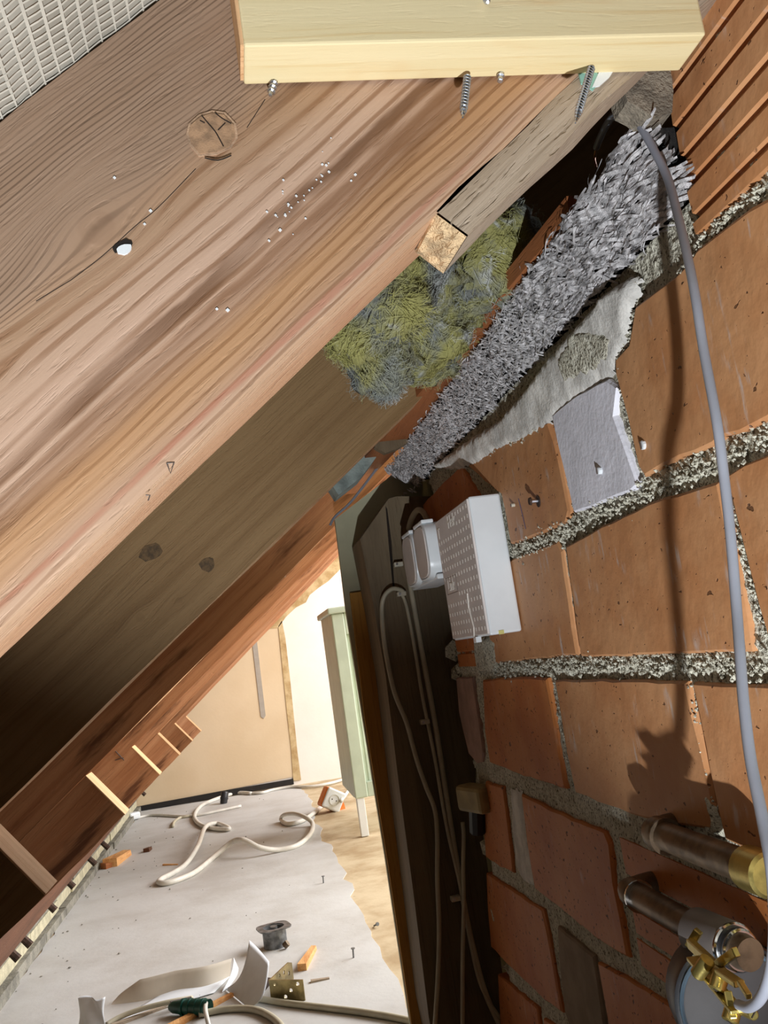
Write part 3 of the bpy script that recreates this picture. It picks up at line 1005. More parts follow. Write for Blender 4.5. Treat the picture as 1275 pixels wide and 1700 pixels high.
o = crumb.build('mortar_crumbs', MORTAR, wr, kind='stuff')


# smeared mortar patch between the wood wool and the pale brick
def patch(px_poly, thick, name, mat, seed=0, x0=WX, step=0.006):
    P2 = [onX(p[0], p[1], x0) for p in px_poly]
    pl = [(p.y, p.z) for p in P2]
    ymin, ymax = min(p[0] for p in pl), max(p[0] for p in pl)
    zmin, zmax = min(p[1] for p in pl), max(p[1] for p in pl)

    def dist_in(y, z):
        inside = False
        dm = 9
        n = len(pl)
        for i in range(n):
            (a, b), (c, d) = pl[i], pl[(i + 1) % n]
            if (b > z) != (d > z) and y < (c - a) * (z - b) / (d - b) + a:
                inside = not inside
            L2 = (c - a) ** 2 + (d - b) ** 2
            t = max(0, min(1, ((y - a) * (c - a) + (z - b) * (d - b)) / L2)) if L2 else 0
            dm = min(dm, math.hypot(y - a - t * (c - a), z - b - t * (d - b)))
        return dm if inside else -dm
    ny, nz = int((ymax - ymin) / step * 2) + 4, int((zmax - zmin) / step * 2) + 4
    vs, ok, idx = [], [], {}
    for i in range(ny + 1):
        for j in range(nz + 1):
            y, z = ymin - step + (ymax - ymin + 2 * step) * i / ny, zmin - step + (zmax - zmin + 2 * step) * j / nz
            d = dist_in(y, z) + 0.003 * noise.noise(Vector((y * 120, z * 120, seed)))
            h = max(0.0, min(1.0, (d + 0.002) / 0.008)) ** 0.6
            b = noise.noise(Vector((y * 40, z * 40, seed))) * 0.0016 + noise.noise(Vector((y * 160, z * 160, seed))) * 0.0006
            vs.append((x0 + 0.003 - h * (thick + 0.003 + max(0.0, z - 0.195) * 0.16) - b * h, y, z))
            ok.append(d > -0.003)
    m = M()
    k = nz + 1
    fs = [(i * k + j, i * k + j + 1, (i + 1) * k + j + 1, (i + 1) * k + j) for i in range(ny) for j in range(nz) if all(ok[q] for q in (i * k + j, i * k + j + 1, (i + 1) * k + j + 1, (i + 1) * k + j))]
    used = sorted({q for f in fs for q in f})
    mp = {q: i for i, q in enumerate(used)}
    m.add([vs[q] for q in used], [tuple(mp[q] for q in f) for f in fs])
    return m.build(name, mat, wr, smooth=True)


patch([(722, 775), (770, 740), (830, 700), (872, 655), (905, 610), (940, 570), (985, 520), (1015, 485), (1045, 466), (1064, 466), (1062, 490), (1050, 520), (1046, 560), (1028, 600), (1012, 622), (970, 650), (925, 685), (905, 712), (868, 732), (830, 745), (795, 768), (762, 778)], 0.003, 'mortar_smear', SMEAR, 1)
patch([(935, 600), (965, 545), (1005, 540), (1030, 560), (1015, 600), (985, 625), (945, 640)], 0.0045, 'mortar_smear', MORTAR, 2)
patch([(846, 1310), (866, 1318), (876, 1400), (888, 1470), (868, 1462), (856, 1440), (850, 1380)], 0.0005, 'mortar_smear', SMEAR, 4)
patch([(785, 1060), (822, 1060), (826, 1112), (790, 1115)], 0.001, 'mortar_smear', MORTAR, 5)
# nib of mortar broken out of the joint low on the wall
patch([(1168, 1318), (1178, 1314), (1192, 1345), (1198, 1385), (1176, 1390), (1172, 1372), (1186, 1362)], 0.004, 'mortar_nib', MORTAR, 6)

lump = M().prism([onY(*p, 0.476) for p in ((1030, 128), (1060, 112), (1112, 108), (1118, 150), (1116, 186), (1085, 196), (1062, 178), (1042, 168))], (0, 0.02, 0)).build('plaster_lump', SMEAR_D, wr)
lump['label'] = 'dull grey plaster lump over the end of the wood wool'
# wall plugs and screws left in the bricks
for (px, py, lab, mt, r) in ((1075, 738, 'white wall plug in the large upper brick beside the cable shadow', PLASTIC_W, 0.0035), (1001, 781, 'white wall plug in the pale grey lime brick', PLASTIC_W, 0.003), (856, 838, 'small yellowish plug in the brick over the white box', PLASTIC_Y, 0.002)):
    p = onX(px, py, WX)
    t = thing('wall_plug', lab, 'wall plug', p, 'plugs left in the bricks')
    M().tube([p + Vector((0.008, 0, 0)), p + Vector((-0.0045, 0, 0)), p + Vector((-0.005, 0, 0))], [r, r, r * 0.7], 10).build('sleeve', mt, t)
    M().box((p.x - 0.0058, p.y - r * 0.2, p.z - r * 0.8), (p.x - 0.0049, p.y + r * 0.2, p.z + r * 0.8)).build('slot', PRINT_D, t)
p = onX(896, 832, WX)
t = thing('wall_screw', 'rusty screw head in a chipped hole of the brick above the white box', 'screw', p)
M().tube([p + Vector((0.01, 0, 0)), p + Vector((-0.009, 0, 0.001))], 0.0022, 8).build('shank', STEEL, t)
M().tube([p + Vector((-0.009, 0, 0.001)), p + Vector((-0.011, 0, 0.001))], [0.0042, 0.0036], 10).build('head', RUST, t)
M().tube([p + Vector((0.001, 0, 0)), p + Vector((-0.0021, 0, 0))], 0.006, 10).build('collar', RUST, t)
pen = M().tube([onX(*q, WX - 0.0013) for q in ((861, 828), (866, 848), (873, 878))], 0.0007, 5).build('pencil_mark', plain('blue_crayon', (92, 80, 104), 0.7), wr)
pen['label'] = 'dark crayon stroke on the brick'

# yellowed cable end cap poking out of the rubble at the wall's broken end
p = onX(790, 1322, 0.300)
t = thing('plastic_cap', 'dull cream faceted cap poking from the rubble beside the dark stud', 'cap', p)
q = Quaternion((0, 0, 1), 0.3).to_matrix().to_4x4()
M().box((-0.016, -0.035, -0.020), (0.014, 0.03, 0.016), Matrix.Translation(p) @ q, bev=0.006).build('cap', plain('cream_wood', (172, 152, 104), 0.6, var=0.15), t)
M().tube([p + Vector((0, 0.0, -0.01)), p + Vector((0.0, 0.02, -0.05))], 0.012, 10).build('stem', DARKPL, t)

# dark rubble in the gap between brick and stud
rb = M()
for i in range(46):
    c = Vector((random.uniform(0.318, 0.352), random.uniform(1.30, 1.372), random.uniform(-0.5, 0.18)))
    r = random.uniform(0.006, 0.016)
    bm = bmesh.new()
    bmesh.ops.create_icosphere(bm, subdivisions=1, radius=r)
    for v in bm.verts:
        v.co *= random.uniform(0.7, 1.2)
    bm.verts.index_update()
    rb.add([c + v.co for v in bm.verts], [tuple(v.index for v in f.verts) for f in bm.faces])
    bm.free()
rb.build('mortar_rubble', MORTAR, wr, kind='stuff')

# ------------------------------------------------------------------ wood wool board on the wall top
ww = thing('wood_wool_board', 'grey cement bonded wood wool slab lying on top of the brick wall', 'insulation board', (0.33, 0.9, 0.253))
Y0, Y1, Z0, Z1 = 0.489, 1.58, 0.253, 0.304
yend = lambda z: 1.50 - (0.304 - z) * 2.4


def ww_x(y, z):
    return 0.3085 - (z - 0.253) * 0.45 + 0.003 * noise.noise(Vector((y * 22, z * 22, 3))) + 0.0025 * noise.noise(Vector((y * 90, z * 90, 5)))


NYW, NZW = 130, 12
vs, fs = [], []
for i in range(NYW + 1):
    for j in range(NZW + 1):
        z = Z0 + (Z1 - Z0) * j / NZW
        y = Y0 + (yend(z) - Y0) * i / NYW
        zz = z + (0.004 * noise.noise(Vector((y * 30, j * 3.0, 7))) if j in (0, NZW) else 0)
        vs.append((ww_x(y, z) + 0.003, y, zz))
k = NZW + 1
for i in range(NYW):
    for j in range(NZW):
        fs.append((i * k + j, i * k + j + 1, (i + 1) * k + j + 1, (i + 1) * k + j))
b0 = len(vs)
for i in (0, NYW):
    for j in (0, NZW):
        p = vs[i * k + j]
        vs.append((p[0] + 0.11, p[1], p[2]))
m = M().add(vs, fs)
m.build('slab_face', WOODWOOL_SHADE, ww)
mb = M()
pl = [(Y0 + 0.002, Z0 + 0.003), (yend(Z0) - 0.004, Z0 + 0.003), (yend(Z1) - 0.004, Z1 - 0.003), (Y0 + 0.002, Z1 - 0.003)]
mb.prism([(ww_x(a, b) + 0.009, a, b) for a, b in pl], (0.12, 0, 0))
mb.build('slab', WOODWOOL_SHADE, ww)
rnd = random.Random(3)
st_ = M()


def strand(c, L, w, ang, curl, lift, nx=-1.0):
    """flat curled shaving lying in the face (plane of Y and Z), facing -X"""
    pts, side = [], []
    n = 7
    for i in range(n):
        t = i / (n - 1) - 0.5
        a = ang + curl * t
        y = c[0] + L * t * math.cos(ang) - curl * L * 0.25 * (t * t) * math.sin(ang)
        z = c[1] + L * t * math.sin(ang) + curl * L * 0.25 * (t * t) * math.cos(ang)
        x = ww_x(y, z) + 0.002 - lift * (0.4 + math.sin((t + 0.5) * math.pi) * 0.6) - 0.0006 * rnd.random()
        pts.append((x, y, z))
        tw = tilt + rnd.uniform(-0.25, 0.25)
        side.append(Vector((math.sin(tw), -math.sin(a) * math.cos(tw), math.cos(a) * math.cos(tw))))
    st_.ribbon(pts, w, side, 0.7)


for i in range(7600):
    t = rnd.random() ** 0.85
    # denser in photographed detail towards the near end: coarse shavings there, finer ones deeper
    y = Y0 + (1.56 - Y0) * t
    z = Z0 + (Z1 - Z0) * rnd.random()
    if y > yend(z):
        continue
    tilt = rnd.uniform(-0.45, 0.6)
    near = max(0.0, 1 - (y - Y0) / 0.40)
    mixv = lambda a, b: a + (b - a) * near
    strand((y, z), rnd.uniform(0.6, 1.3) * mixv(0.013, 0.036), rnd.uniform(0.6, 1.4) * mixv(0.0013, 0.0026), rnd.gauss(0.08, mixv(0.5, 0.17)), rnd.uniform(-1, 1) * mixv(2.0, 0.8), rnd.uniform(0.0, mixv(0.0028, 0.0040)))
for i in range(110):   # loose ends along the top and bottom edges and at the far end
    top = rnd.random() < 0.5
    y = Y0 + (1.5 - Y0) * rnd.random()
    z = (Z1 if top else Z0) + rnd.uniform(-0.003, 0.003)
    tilt = rnd.uniform(-0.9, 0.9)
    strand((y, z), rnd.uniform(0.012, 0.03), rnd.uniform(0.001, 0.002), rnd.choice((-1, 1)) * rnd.uniform(0.1, 0.8), rnd.uniform(-1.5, 1.5), rnd.uniform(0.001, 0.006))
for i in range(420):
    z = Z0 + (Z1 - Z0) * rnd.random()
    tilt = rnd.uniform(-1, 1)
    strand((yend(z) + rnd.uniform(-0.02, 0.012), z), rnd.uniform(0.008, 0.02), rnd.uniform(0.001, 0.002), rnd.uniform(-1.6, 1.6), rnd.uniform(-1.5, 1.5), rnd.uniform(0, 0.005))
st_.build('wood_shavings', WOODWOOL, ww, kind='stuff')['label'] = 'pale curled wood shavings of the slab face'

# lath lying along the upper edge of the wood wool
A, B = Vector((0.290, 0.62, 0.310)), Vector((0.212, 1.70, 0.306))
ax = (B - A).normalized()
sd = ax.cross(Vector((0, 0, 1))).normalized()
o = M().prism([A, A + Vector((0, 0, 0.016)), B + Vector((0, 0, 0.014)), B], sd * 0.045)
tag(o.build('lath', W_LATH), 'long orange brown lath above the edge of the wood wool slab', 'lath')
# blue-grey concrete wedge behind
tag(M().prism([onY(*p, 1.40) for p in ((546, 797), (562, 822), (600, 792), (624, 760), (634, 730), (600, 735))], (0, 0.06, 0)).build('concrete_wedge', CONC_B), 'blue grey concrete wedge between the shaded rafter and the lath', 'block')
tag(M().prism([onY(*p, 1.30) for p in ((622, 742), (634, 700), (632, 660), (650, 632), (700, 640), (760, 640), (770, 690), (700, 720), (660, 745), (640, 752))], (0, 0.015, 0)).build('backing_board', W_STUD), 'dark broken board behind the mineral wool', 'board')

# ------------------------------------------------------------------ mineral wool
mw = thing('mineral_wool', 'torn yellow grey mineral wool bulging from the roof bay', 'insulation', (0.2, 0.8, 0.26))
wm = M()
rw = random.Random(11)
lumps = [(onY(600, 520, 0.74), 0.034), (onY(640, 585, 0.78), 0.032), (onY(655, 475, 0.72), 0.040), (onY(705, 530, 0.80), 0.045), (onY(745, 470, 0.80), 0.042), (onY(700, 430, 0.74), 0.04), (onY(790, 430, 0.80), 0.045), (onY(720, 575, 0.84), 0.028), (onY(585, 555, 0.76), 0.018), (onY(645, 625, 0.79), 0.013), (onY(830, 400, 0.76), 0.05)]
for c, r in lumps:
    c = c + Vector((0, 0.02, 0))
    bm = bmesh.new()
    bmesh.ops.create_icosphere(bm, subdivisions=4, radius=1)
    for v in bm.verts:
        d = v.co.normalized()
        s = d * 2.1 + c * 31
        f = 1 + 0.40 * noise.noise(s) + 0.24 * noise.noise(s * 2.3) + 0.14 * noise.noise(s * 5) + 0.07 * noise.noise(s * 12)
        v.co = Vector((d.x, d.y * 0.8, d.z)) * r * f
    bm.verts.index_update()
    wm.add([c + v.co for v in bm.verts], [tuple(v.index for v in f.verts) for f in bm.faces])
    bm.free()
wm.build('wool', WOOL, mw, smooth=True)
fb = M()
for i in range(15000):
    c, r = rw.choice(lumps)
    d = Vector((rw.gauss(0, 1), rw.gauss(-0.6, 1), rw.gauss(-0.3, 1))).normalized()
    s = d * 2.1 + (c + Vector((0, 0.02, 0))) * 31
    f = 1 + 0.40 * noise.noise(s) + 0.24 * noise.noise(s * 2.3) + 0.14 * noise.noise(s * 5)
    p = c + Vector((0, 0.02, 0)) + Vector((d.x, d.y * 0.8, d.z)) * r * f
    w_ = Vector((noise.noise(p * 26), noise.noise(p * 26 + Vector((5, 0, 0))), noise.noise(p * 26 + Vector((0, 9, 0)))))
    tdir = (d.cross(w_)).normalized() + Vector((rw.gauss(0, 0.35), rw.gauss(0, 0.35), rw.gauss(0, 0.35)))
    L = rw.uniform(0.005, 0.020)
    hgt = rw.random() ** 2 * 0.009
    bend = d.cross(tdir) * rw.uniform(-0.4, 0.4)
    pts = [p + tdir * L * (t - 0.5) + bend * L * t * t + d * (0.0005 + hgt * math.sin(t * 3.14)) for t in (0, 0.33, 0.66, 1)]
    fb.ribbon(pts, 0.00042, d.cross(tdir).normalized())
fb.build('wool_fibres', FIBRE, mw, kind='stuff')

# ------------------------------------------------------------------ stud, boards beyond the wall end
PY = 1.50
pn = [(556, 862), (600, 828), (640, 797), (700, 745), (705, 900), (700, 1300), (760, 1790), (690, 1790), (681, 1700), (640, 1425), (602, 1190), (574, 1010), (562, 910)]
o = M().prism([onY(*p, PY) for p in pn], (0, 0.012, 0))
tag(o.build('partition_board', PANEL), 'olive painted board standing behind the timber stud', 'board')
so = [(598, 895), (645, 828), (658, 824), (790, 824), (790, 1300), (860, 1800), (735, 1800), (712, 1690), (686, 1480), (662, 1300), (640, 1120), (620, 1005), (606, 935)]
st = thing('timber_stud', 'dark upright timber stud carrying the beige cables', 'post', onY(730, 1800, 1.385))
o = M().prism([onY(*p, 1.385) for p in so], (0, 0.105, 0)).build('stud', W_STUD, st)
for dx in (0,):
    M().prism([onY(*p, 1.3845) for p in ((640, 840), (643, 845), (650, 900), (655, 975), (652, 975), (645, 900))], (0, 0.001, 0)).build('crack', HOLE, st)
oc = [(581, 985), (614, 980), (634, 1110), (660, 1330), (688, 1540), (712, 1720), (722, 1800), (700, 1800), (683, 1700), (645, 1440), (606, 1195)]
t = thing('timber_strip', 'ochre brown upright strip on the edge of the olive board', 'strip', onY(650, 1800, 1.44))
o = M().prism([onY(*p, 1.4915) for p in oc], (0, 0.008, 0)).build('strip', W_OCH, t)
gz = M().prism([onY(*p, 1.4895) for p in ((622, 1020), (625, 1020), (650, 1200), (672, 1370), (700, 1600), (714, 1720), (708, 1720), (694, 1600), (668, 1370), (646, 1200))], (0, 0.0018, 0)).build('groove_lip', W_STUD, t)
# unseen partition added to block room light leaking past the brick wall
tag(M().box((0.345, 1.52, FLOOR), (2.55, 1.56, 1.0)).build('light_block_wall', PANEL), kind='structure', label='unseen partition added beside the stud to block room light')
tag(M().box((2.6, 1.5, FLOOR), (2.66, 5.0, 0.1)).build('wall_side', WALL_W), kind='structure', label='low wall at the bright side of the room')

# ------------------------------------------------------------------ door chime
ch = thing('door_chime', 'white box shaped door chime with a perforated taupe front on the brick wall', 'door chime', (WX, 1.05, 0.0))
cx0, cx1 = 0.2695, WX - 0.0015
ya, yb_ = 0.968, 1.140
za, zb = 0.0, 0.156
M().box((cx0 + 0.002, ya, za), (cx1, yb_, zb), bev=0.0025).build('cover', PLASTIC_W, ch)
gr_ = M().box((cx0, ya + 0.002, za + 0.002), (cx0 + 0.004, yb_ - 0.002, zb - 0.002), bev=0.0009).build('front_grille', PLASTIC_G, ch)
gr_['label'] = 'taupe perforated front'
sl_ = M()
rows, cols = 13, 13
for i in range(rows):
    z = za + 0.009 + (zb - za - 0.018) * i / (rows - 1)
    for j in range(cols):
        y = ya + 0.009 + (yb_ - ya - 0.018) * j / (cols - 1)
        if (i >= 11 and j >= 5) or (i in (4, 5) and j >= 8):
            continue
        sl_.box((cx0 - 0.0003, y - 0.0007, z - 0.0022), (cx0 + 0.001, y + 0.0007, z + 0.0022))
sl_.build('slot_pattern', PRINT_W, gr_, kind='stuff')
o = M().tube([(cx0 - 0.0006, ya + 0.060, za + 0.052), (cx0 - 0.0006, ya + 0.064, za + 0.035), (cx0 - 0.0006, ya + 0.055, za + 0.012), (cx0 - 0.0006, ya + 0.060, za + 0.001)], 0.0007, 6).build('mortar_drip', PRINT_W, ch)
M().box((cx0 - 0.001, ya + 0.052, za - 0.006), (cx0 + 0.006, ya + 0.064, za + 0.001), bev=0.001).build('catch', PLASTIC_W, ch)
M().box((cx0 + 0.012, ya - 0.0006, za - 0.0004), (cx0 + 0.018, ya + 0.001, za + 0.004)).build('stain', plain('yellow_stain', (214, 206, 130), 0.4), ch)


def text_mesh(body, size, M_, name, mat, parent, ext=0.0002):
    cu = bpy.data.curves.new('txt', 'FONT')
    cu.body = body
    cu.size = size
    cu.extrude = ext
    cu.align_x = 'CENTER'
    cu.align_y = 'CENTER'
    tmp = bpy.data.objects.new('txt', cu)
    COL.objects.link(tmp)
    dg = bpy.context.evaluated_depsgraph_get()
    me = bpy.data.meshes.new_from_object(tmp.evaluated_get(dg))
    bpy.data.objects.remove(tmp)
    bpy.data.curves.remove(cu)
    m = M()
    m.add([M_ @ v.co for v in me.vertices], [tuple(p.vertices) for p in me.polygons])
    bpy.data.meshes.remove(me)
    return m.build(name, mat, parent)


# text faces -X: local x runs towards -Y (towards the viewer's right), local y runs up
def face_mx(y, z, x):
    return Matrix(((0, 0, -1, x), (-1, 0, 0, y), (0, 1, 0, z), (0, 0, 0, 1)))


text_mesh('Link', 0.021, face_mx(yb_ - 0.040, za + 0.068, cx0 - 0.0006), 'lettering', PRINT_W, gr_)
fr = M()
fy0, fy1, fz0, fz1 = yb_ - 0.068, yb_ - 0.012, za + 0.058, za + 0.079
for a, b in (((fy0, fz0), (fy1, fz0 + 0.0006)), ((fy0, fz1 - 0.0006), (fy1, fz1)), ((fy0, fz0), (fy0 + 0.0006, fz1)), ((fy1 - 0.0006, fz0), (fy1, fz1))):
    fr.box((cx0 - 0.0002, a[0], a[1]), (cx0 + 0.0005, b[0], b[1]))
fr.build('lettering_frame', PRINT_D, gr_)
text_mesh('Hek', 0.022, face_mx(yb_ - 0.088, zb - 0.014, cx0 - 0.0006), 'lettering', PRINT_W, gr_)
text_mesh('T', 0.020, face_mx(yb_ - 0.016, zb - 0.020, cx0 - 0.0006), 'lettering', PRINT_W, gr_)

# ------------------------------------------------------------------ twin surface socket with flap covers
so = thing('surface_socket', 'white twin surface socket with rounded grey lids beside the chime', 'socket', (WX, 1.3, 0.09))


def d_shape(yc, zc, hy, hz, flat=0.55, n=28):
    """rounded outline in the Y-Z plane"""
    out = []
    for i in range(n):
        w = 2 * math.pi * i / n
        c, s = math.cos(w), math.sin(w)
        e = 0.55
        out.append((yc + hy * math.copysign(abs(c) ** e, c), zc + hz * math.copysign(abs(s) ** e, s)))
    return out


for (yc, xf) in ((1.208, 0.2605), (1.300, 0.2605)):
    hy, hz, zc = 0.044, 0.039, 0.124
    O = d_shape(yc, zc, hy, hz)
    I = d_shape(yc, zc, hy * 0.86, hz * 0.93)
    n = len(O)
    m = M()
    rings = [[(WX - 0.001, a, b) for a, b in O], [(xf + 0.006, a, b) for a, b in O], [(xf + 0.001, yc + (a - yc) * 0.97, zc + (b - zc) * 0.97) for a, b in O], [(xf, a, b) for a, b in I], [(xf + 0.002, yc + (a - yc) * 0.97, zc + (b - zc) * 0.97) for a, b in I]]
    vs = [p for r in rings for p in r]
    fs = [(r * n + i, r * n + (i + 1) % n, (r + 1) * n + (i + 1) % n, (r + 1) * n + i) for r in range(4) for i in range(n)]
    fs.append(tuple(4 * n + i for i in range(n)))
    fs.append(tuple(range(n - 1, -1, -1)))
    auto_smooth(m.add(vs, fs).build('socket_body', PLASTIC_W, so))
    m = M()
    vs = [(xf + 0.0015, yc + (a - yc) * 0.96, zc + (b - zc) * 0.96) for a, b in I] + [(xf - 0.0008, yc + (a - yc) * 0.93, zc + (b - zc) * 0.94) for a, b in I]
    fs = [(i, (i + 1) % n, n + (i + 1) % n, n + i) for i in range(n)] + [tuple(n + i for i in range(n))]
    ld_ = m.add(vs, fs).build('lid', PLASTIC_G, so)
    ld_['label'] = 'grey taupe oval lid'
    M().box((xf - 0.001, yc - hy * 0.75, zc + hz * 0.93), (xf + 0.016, yc + hy * 0.6, zc + hz * 1.06), bev=0.0015).build('lid_lip', PLASTIC_W, ld_)
M().box((0.268, 1.166, 0.083), (WX - 0.001, 1.345, 0.090), bev=0.002).build('base_frame', PLASTIC_W, so)

# ------------------------------------------------------------------ beige cables on the stud


def cable(name, label, pts, r, mat, sub=6, n=10, cat='cable', group=None, parent=None):
    o = M().tube(smooth_path(pts, sub), r, n).build(name, mat, parent, smooth=True)
    if parent is None:
        tag(o, label, cat, group)
    return o


SY = 1.378
grp = 'beige cables down the stud'
cable('mains_cable', 'thick beige cable dropping straight from the socket along the stud', [onY(679, 960, SY), onY(686, 1000, SY), onY(702, 1090, SY), onY(722, 1200, SY), onY(742, 1330, SY), onY(760, 1440, SY), onY(778, 1540, SY), onY(803, 1640, SY), onY(829, 1700, SY)], 0.0042, CABLE_B, group=grp)
cable('looped_cable', 'beige cable arching out in a loop left of the clips', [onY(672, 985, SY), onY(664, 979, SY - 0.005), onY(650, 978, SY - 0.008), onY(637, 992, SY - 0.006), onY(634, 1020, SY), onY(640, 1080, SY), onY(655, 1150, SY), onY(675, 1200, SY), onY(692, 1262, SY), onY(708, 1308, SY), onY(722, 1345, SY), onY(726, 1390, SY), onY(726, 1460, SY), onY(729, 1540, SY), onY(727, 1620, SY), onY(721, 1720, SY)], 0.0035, CABLE_B, group=grp)
cable('clipped_cable', 'thin beige cable held by the clips beside the thick one', [onY(664, 984, SY - 0.002), onY(674, 1003, SY - 0.002), onY(688, 1075, SY - 0.002), onY(702, 1160, SY - 0.002), onY(722, 1260, SY - 0.002), onY(742, 1375, SY - 0.002), onY(764, 1470, SY - 0.002), onY(782, 1570, SY - 0.002), onY(800, 1640, SY - 0.002), onY(830, 1690, SY - 0.002)], 0.0027, CABLE_B, group=grp)
cable('hanging_cable', 'beige cable hanging straight from behind the cream cap', [onY(768, 1365, SY - 0.008), onY(770, 1390, SY - 0.008), onY(769, 1440, SY - 0.009), onY(770, 1500, SY - 0.009), onY(768, 1600, SY - 0.009), onY(768, 1720, SY - 0.008)], 0.0031, CABLE_B, group=grp)
for (px, py, lab) in ((667, 986, 'white cable clip at the top of the cable loop'), (706, 1198, 'white cable clip halfway down the stud'), (757, 1491, 'pale cable clip low on the stud'), (662, 937, 'small bright cable clip left of the twin socket')):
    p = onY(px, py, SY)
    t = thing('cable_clip', lab, 'cable clip', p, 'cable clips on the stud')
    M().box((p.x - 0.008, p.y - 0.006, p.z - 0.0035), (p.x + 0.006, p.y + 0.006, p.z + 0.0035), bev=0.001).build('clip_body', PLASTIC_Y, t)
    cb2 = list(t.children)[0]
    M().tube([p + Vector((-0.004, -0.006, 0)), p + Vector((-0.004, -0.008, 0))], 0.0018, 8).build('nail_head', STEEL, cb2)
cable('socket_lead', 'brownish cable bowing out above the twin socket', [onX(676, 890, 0.285), onX(682, 865, 0.285), onX(692, 848, 0.29), onX(702, 850, 0.295), onX(712, 868, 0.300), onX(722, 885, 0.300)], 0.0045, CABLE_B)
cable('thin_wire', 'thin grey wire running under the slab to the olive board edge', [onY(548, 872, 1.494), onY(556, 858, 1.494), onY(580, 836, 1.494), onY(605, 805, 1.494), onY(632, 770, 1.494), onY(660, 742, 1.49)], 0.0022, CABLE_G)

# ------------------------------------------------------------------ grey cable in front of the bricks
gc = thing('grey_cable', 'long grey cable hanging from the wall top down to the brass clamp', 'cable', (0.29, 0.46, -0.2))
P = [onX(990, 245, 0.316), onX(998, 225, 0.312), onX(1010, 202, 0.303), onX(1023, 190, 0.296), onX(1042, 190, 0.290), onX(1060, 205, 0.288), onX(1085, 248, 0.288), onX(1108, 295, 0.287), onX(1122, 345, 0.280), onX(1140, 420, 0.268), onX(1154, 490, 0.260), onX(1168, 580, 0.255), onX(1190, 700, 0.249), onX(1203, 800, 0.247), onX(1213, 890, 0.244), onX(1222, 1000, 0.238), onX(1228, 1080, 0.231), onX(1234, 1160, 0.224), onX(1246, 1260, 0.216), onX(1266, 1360, 0.209), onX(1282, 1450, 0.203), onX(1286, 1540, 0.202), onX(1280, 1610, 0.209), onX(1264, 1655, 0.218), onX(1244, 1672, 0.225), onX(1226, 1668, 0.228)]
M().tube(smooth_path(P, 8), 0.0026, 14).build('sheath', CABLE_G, gc, smooth=True)
M().tube(smooth_path([onX(990, 245, 0.316), onX(987, 262, 0.318), onX(990, 278, 0.316)], 4), 0.0008, 6).build('bare_wire', CORE_CU, gc)

# ------------------------------------------------------------------ pipes, cap and clamp at the lower right


def pipe(label, a, b, r, extra=None, short=False):
    a, b = Vector(a), Vector(b)
    t = thing('copper_pipe', label, 'pipe', a, 'pipes coming out of the brick')
    ax = (b - a).normalized()
    pts = [a + Vector((0.03, 0.012, 0)), a + Vector((0.014, 0.010, 0)), a + Vector((0.004, 0.004, 0)), a - Vector((0, 0.006, 0)), b]
    auto_smooth(M().tube(smooth_path(pts, 5), r, 20).build('tube', COPPER, t), 50)
    auto_smooth(M().tube([a + Vector((0.001, 0.002, 0)), a + ax * 0.012, a + ax * 0.0135], [r * 1.2, r * 1.22, r * 1.05], 20).build('collar', COPPER, t), 50)
    M().tube([a + ax * 0.0125, a + ax * 0.0145], r * 1.26, 20).build('bead', CHROME if short else COPPER, t)
    return t


p1a, p1b = onX(1092, 1384, 0.290), onX(1262, 1450, 0.290)
t1 = pipe('dull copper pipe along the brick, upper one with a brass end', p1a, (0.290, p1b.y, p1a.z + 0.001), 0.0105)
e = Vector((0.290, p1b.y + 0.012, p1a.z + 0.001))
auto_smooth(M().tube([e, e + Vector((0, -0.022, 0)), e + Vector((0, -0.024, 0))], [0.0135, 0.0135, 0.0115], 24).build('end_nut', BRASS, t1))
p2a = onX(1050, 1482, 0.288)
t2 = pipe('dull copper pipe along the brick, lower one running into the round cap', p2a, (0.288, 0.59, p2a.z), 0.0100, short=True)
# round cap (meter housing) facing the room
cp = thing('pipe_cap', 'round dark pipe cap with a blue grey rim and chrome ringed boss', 'pipe cap', onY(1215, 1660, 0.53))
c = onY(1222, 1668, 0.555)
ax = Vector((-0.28, -0.95, 0.10)).normalized()


def lathe(c, ax, prof, mat, name, parent, n=40, cap=True):
    a = ax.orthogonal().normalized()
    b = ax.cross(a)
    vs = [c + ax * h + (a * math.cos(6.2832 * i / n) + b * math.sin(6.2832 * i / n)) * r for h, r in prof for i in range(n)]
    fs = [(k * n + i, k * n + (i + 1) % n, (k + 1) * n + (i + 1) % n, (k + 1) * n + i) for k in range(len(prof) - 1) for i in range(n)]
    if cap:
        fs += [tuple(range(n - 1, -1, -1)), tuple(len(vs) - n + i for i in range(n))]
    return auto_smooth(M().add(vs, fs).build(name, mat, parent), 40)



lathe(c, ax, [(-0.05, 0.030), (-0.03, 0.037), (0.0, 0.038), (0.004, 0.037), (0.005, 0.034)], DARKPL, 'housing', cp)
lathe(c, ax, [(0.002, 0.0345), (0.0066, 0.0343), (0.0074, 0.0332), (0.0060, 0.0318)], BLUEPL, 'rim', cp, cap=False)
lathe(c, ax, [(0.0035, 0.0325), (0.0056, 0.0322), (0.0060, 0.0310)], DRUMFACE, 'face', cp)
bc = onX(1190, 1560, 0.272)
by = Vector((0.12, -0.98, -0.02)).normalized()
bo_ = lathe(bc, by, [(-0.02, 0.0145), (0.014, 0.0148), (0.016, 0.0142)], GREYPL, 'boss', cp)
lathe(bc, by, [(0.0155, 0.0144), (0.0175, 0.0147), (0.0185, 0.0138)], CHROME, 'ring', bo_)
lathe(bc, by, [(0.0185, 0.0128), (0.022, 0.0126)], DARKPL, 'ring', bo_)
lathe(bc, by, [(0.022, 0.0124), (0.0235, 0.0126), (0.0245, 0.0115)], CHROME, 'ring', bo_)
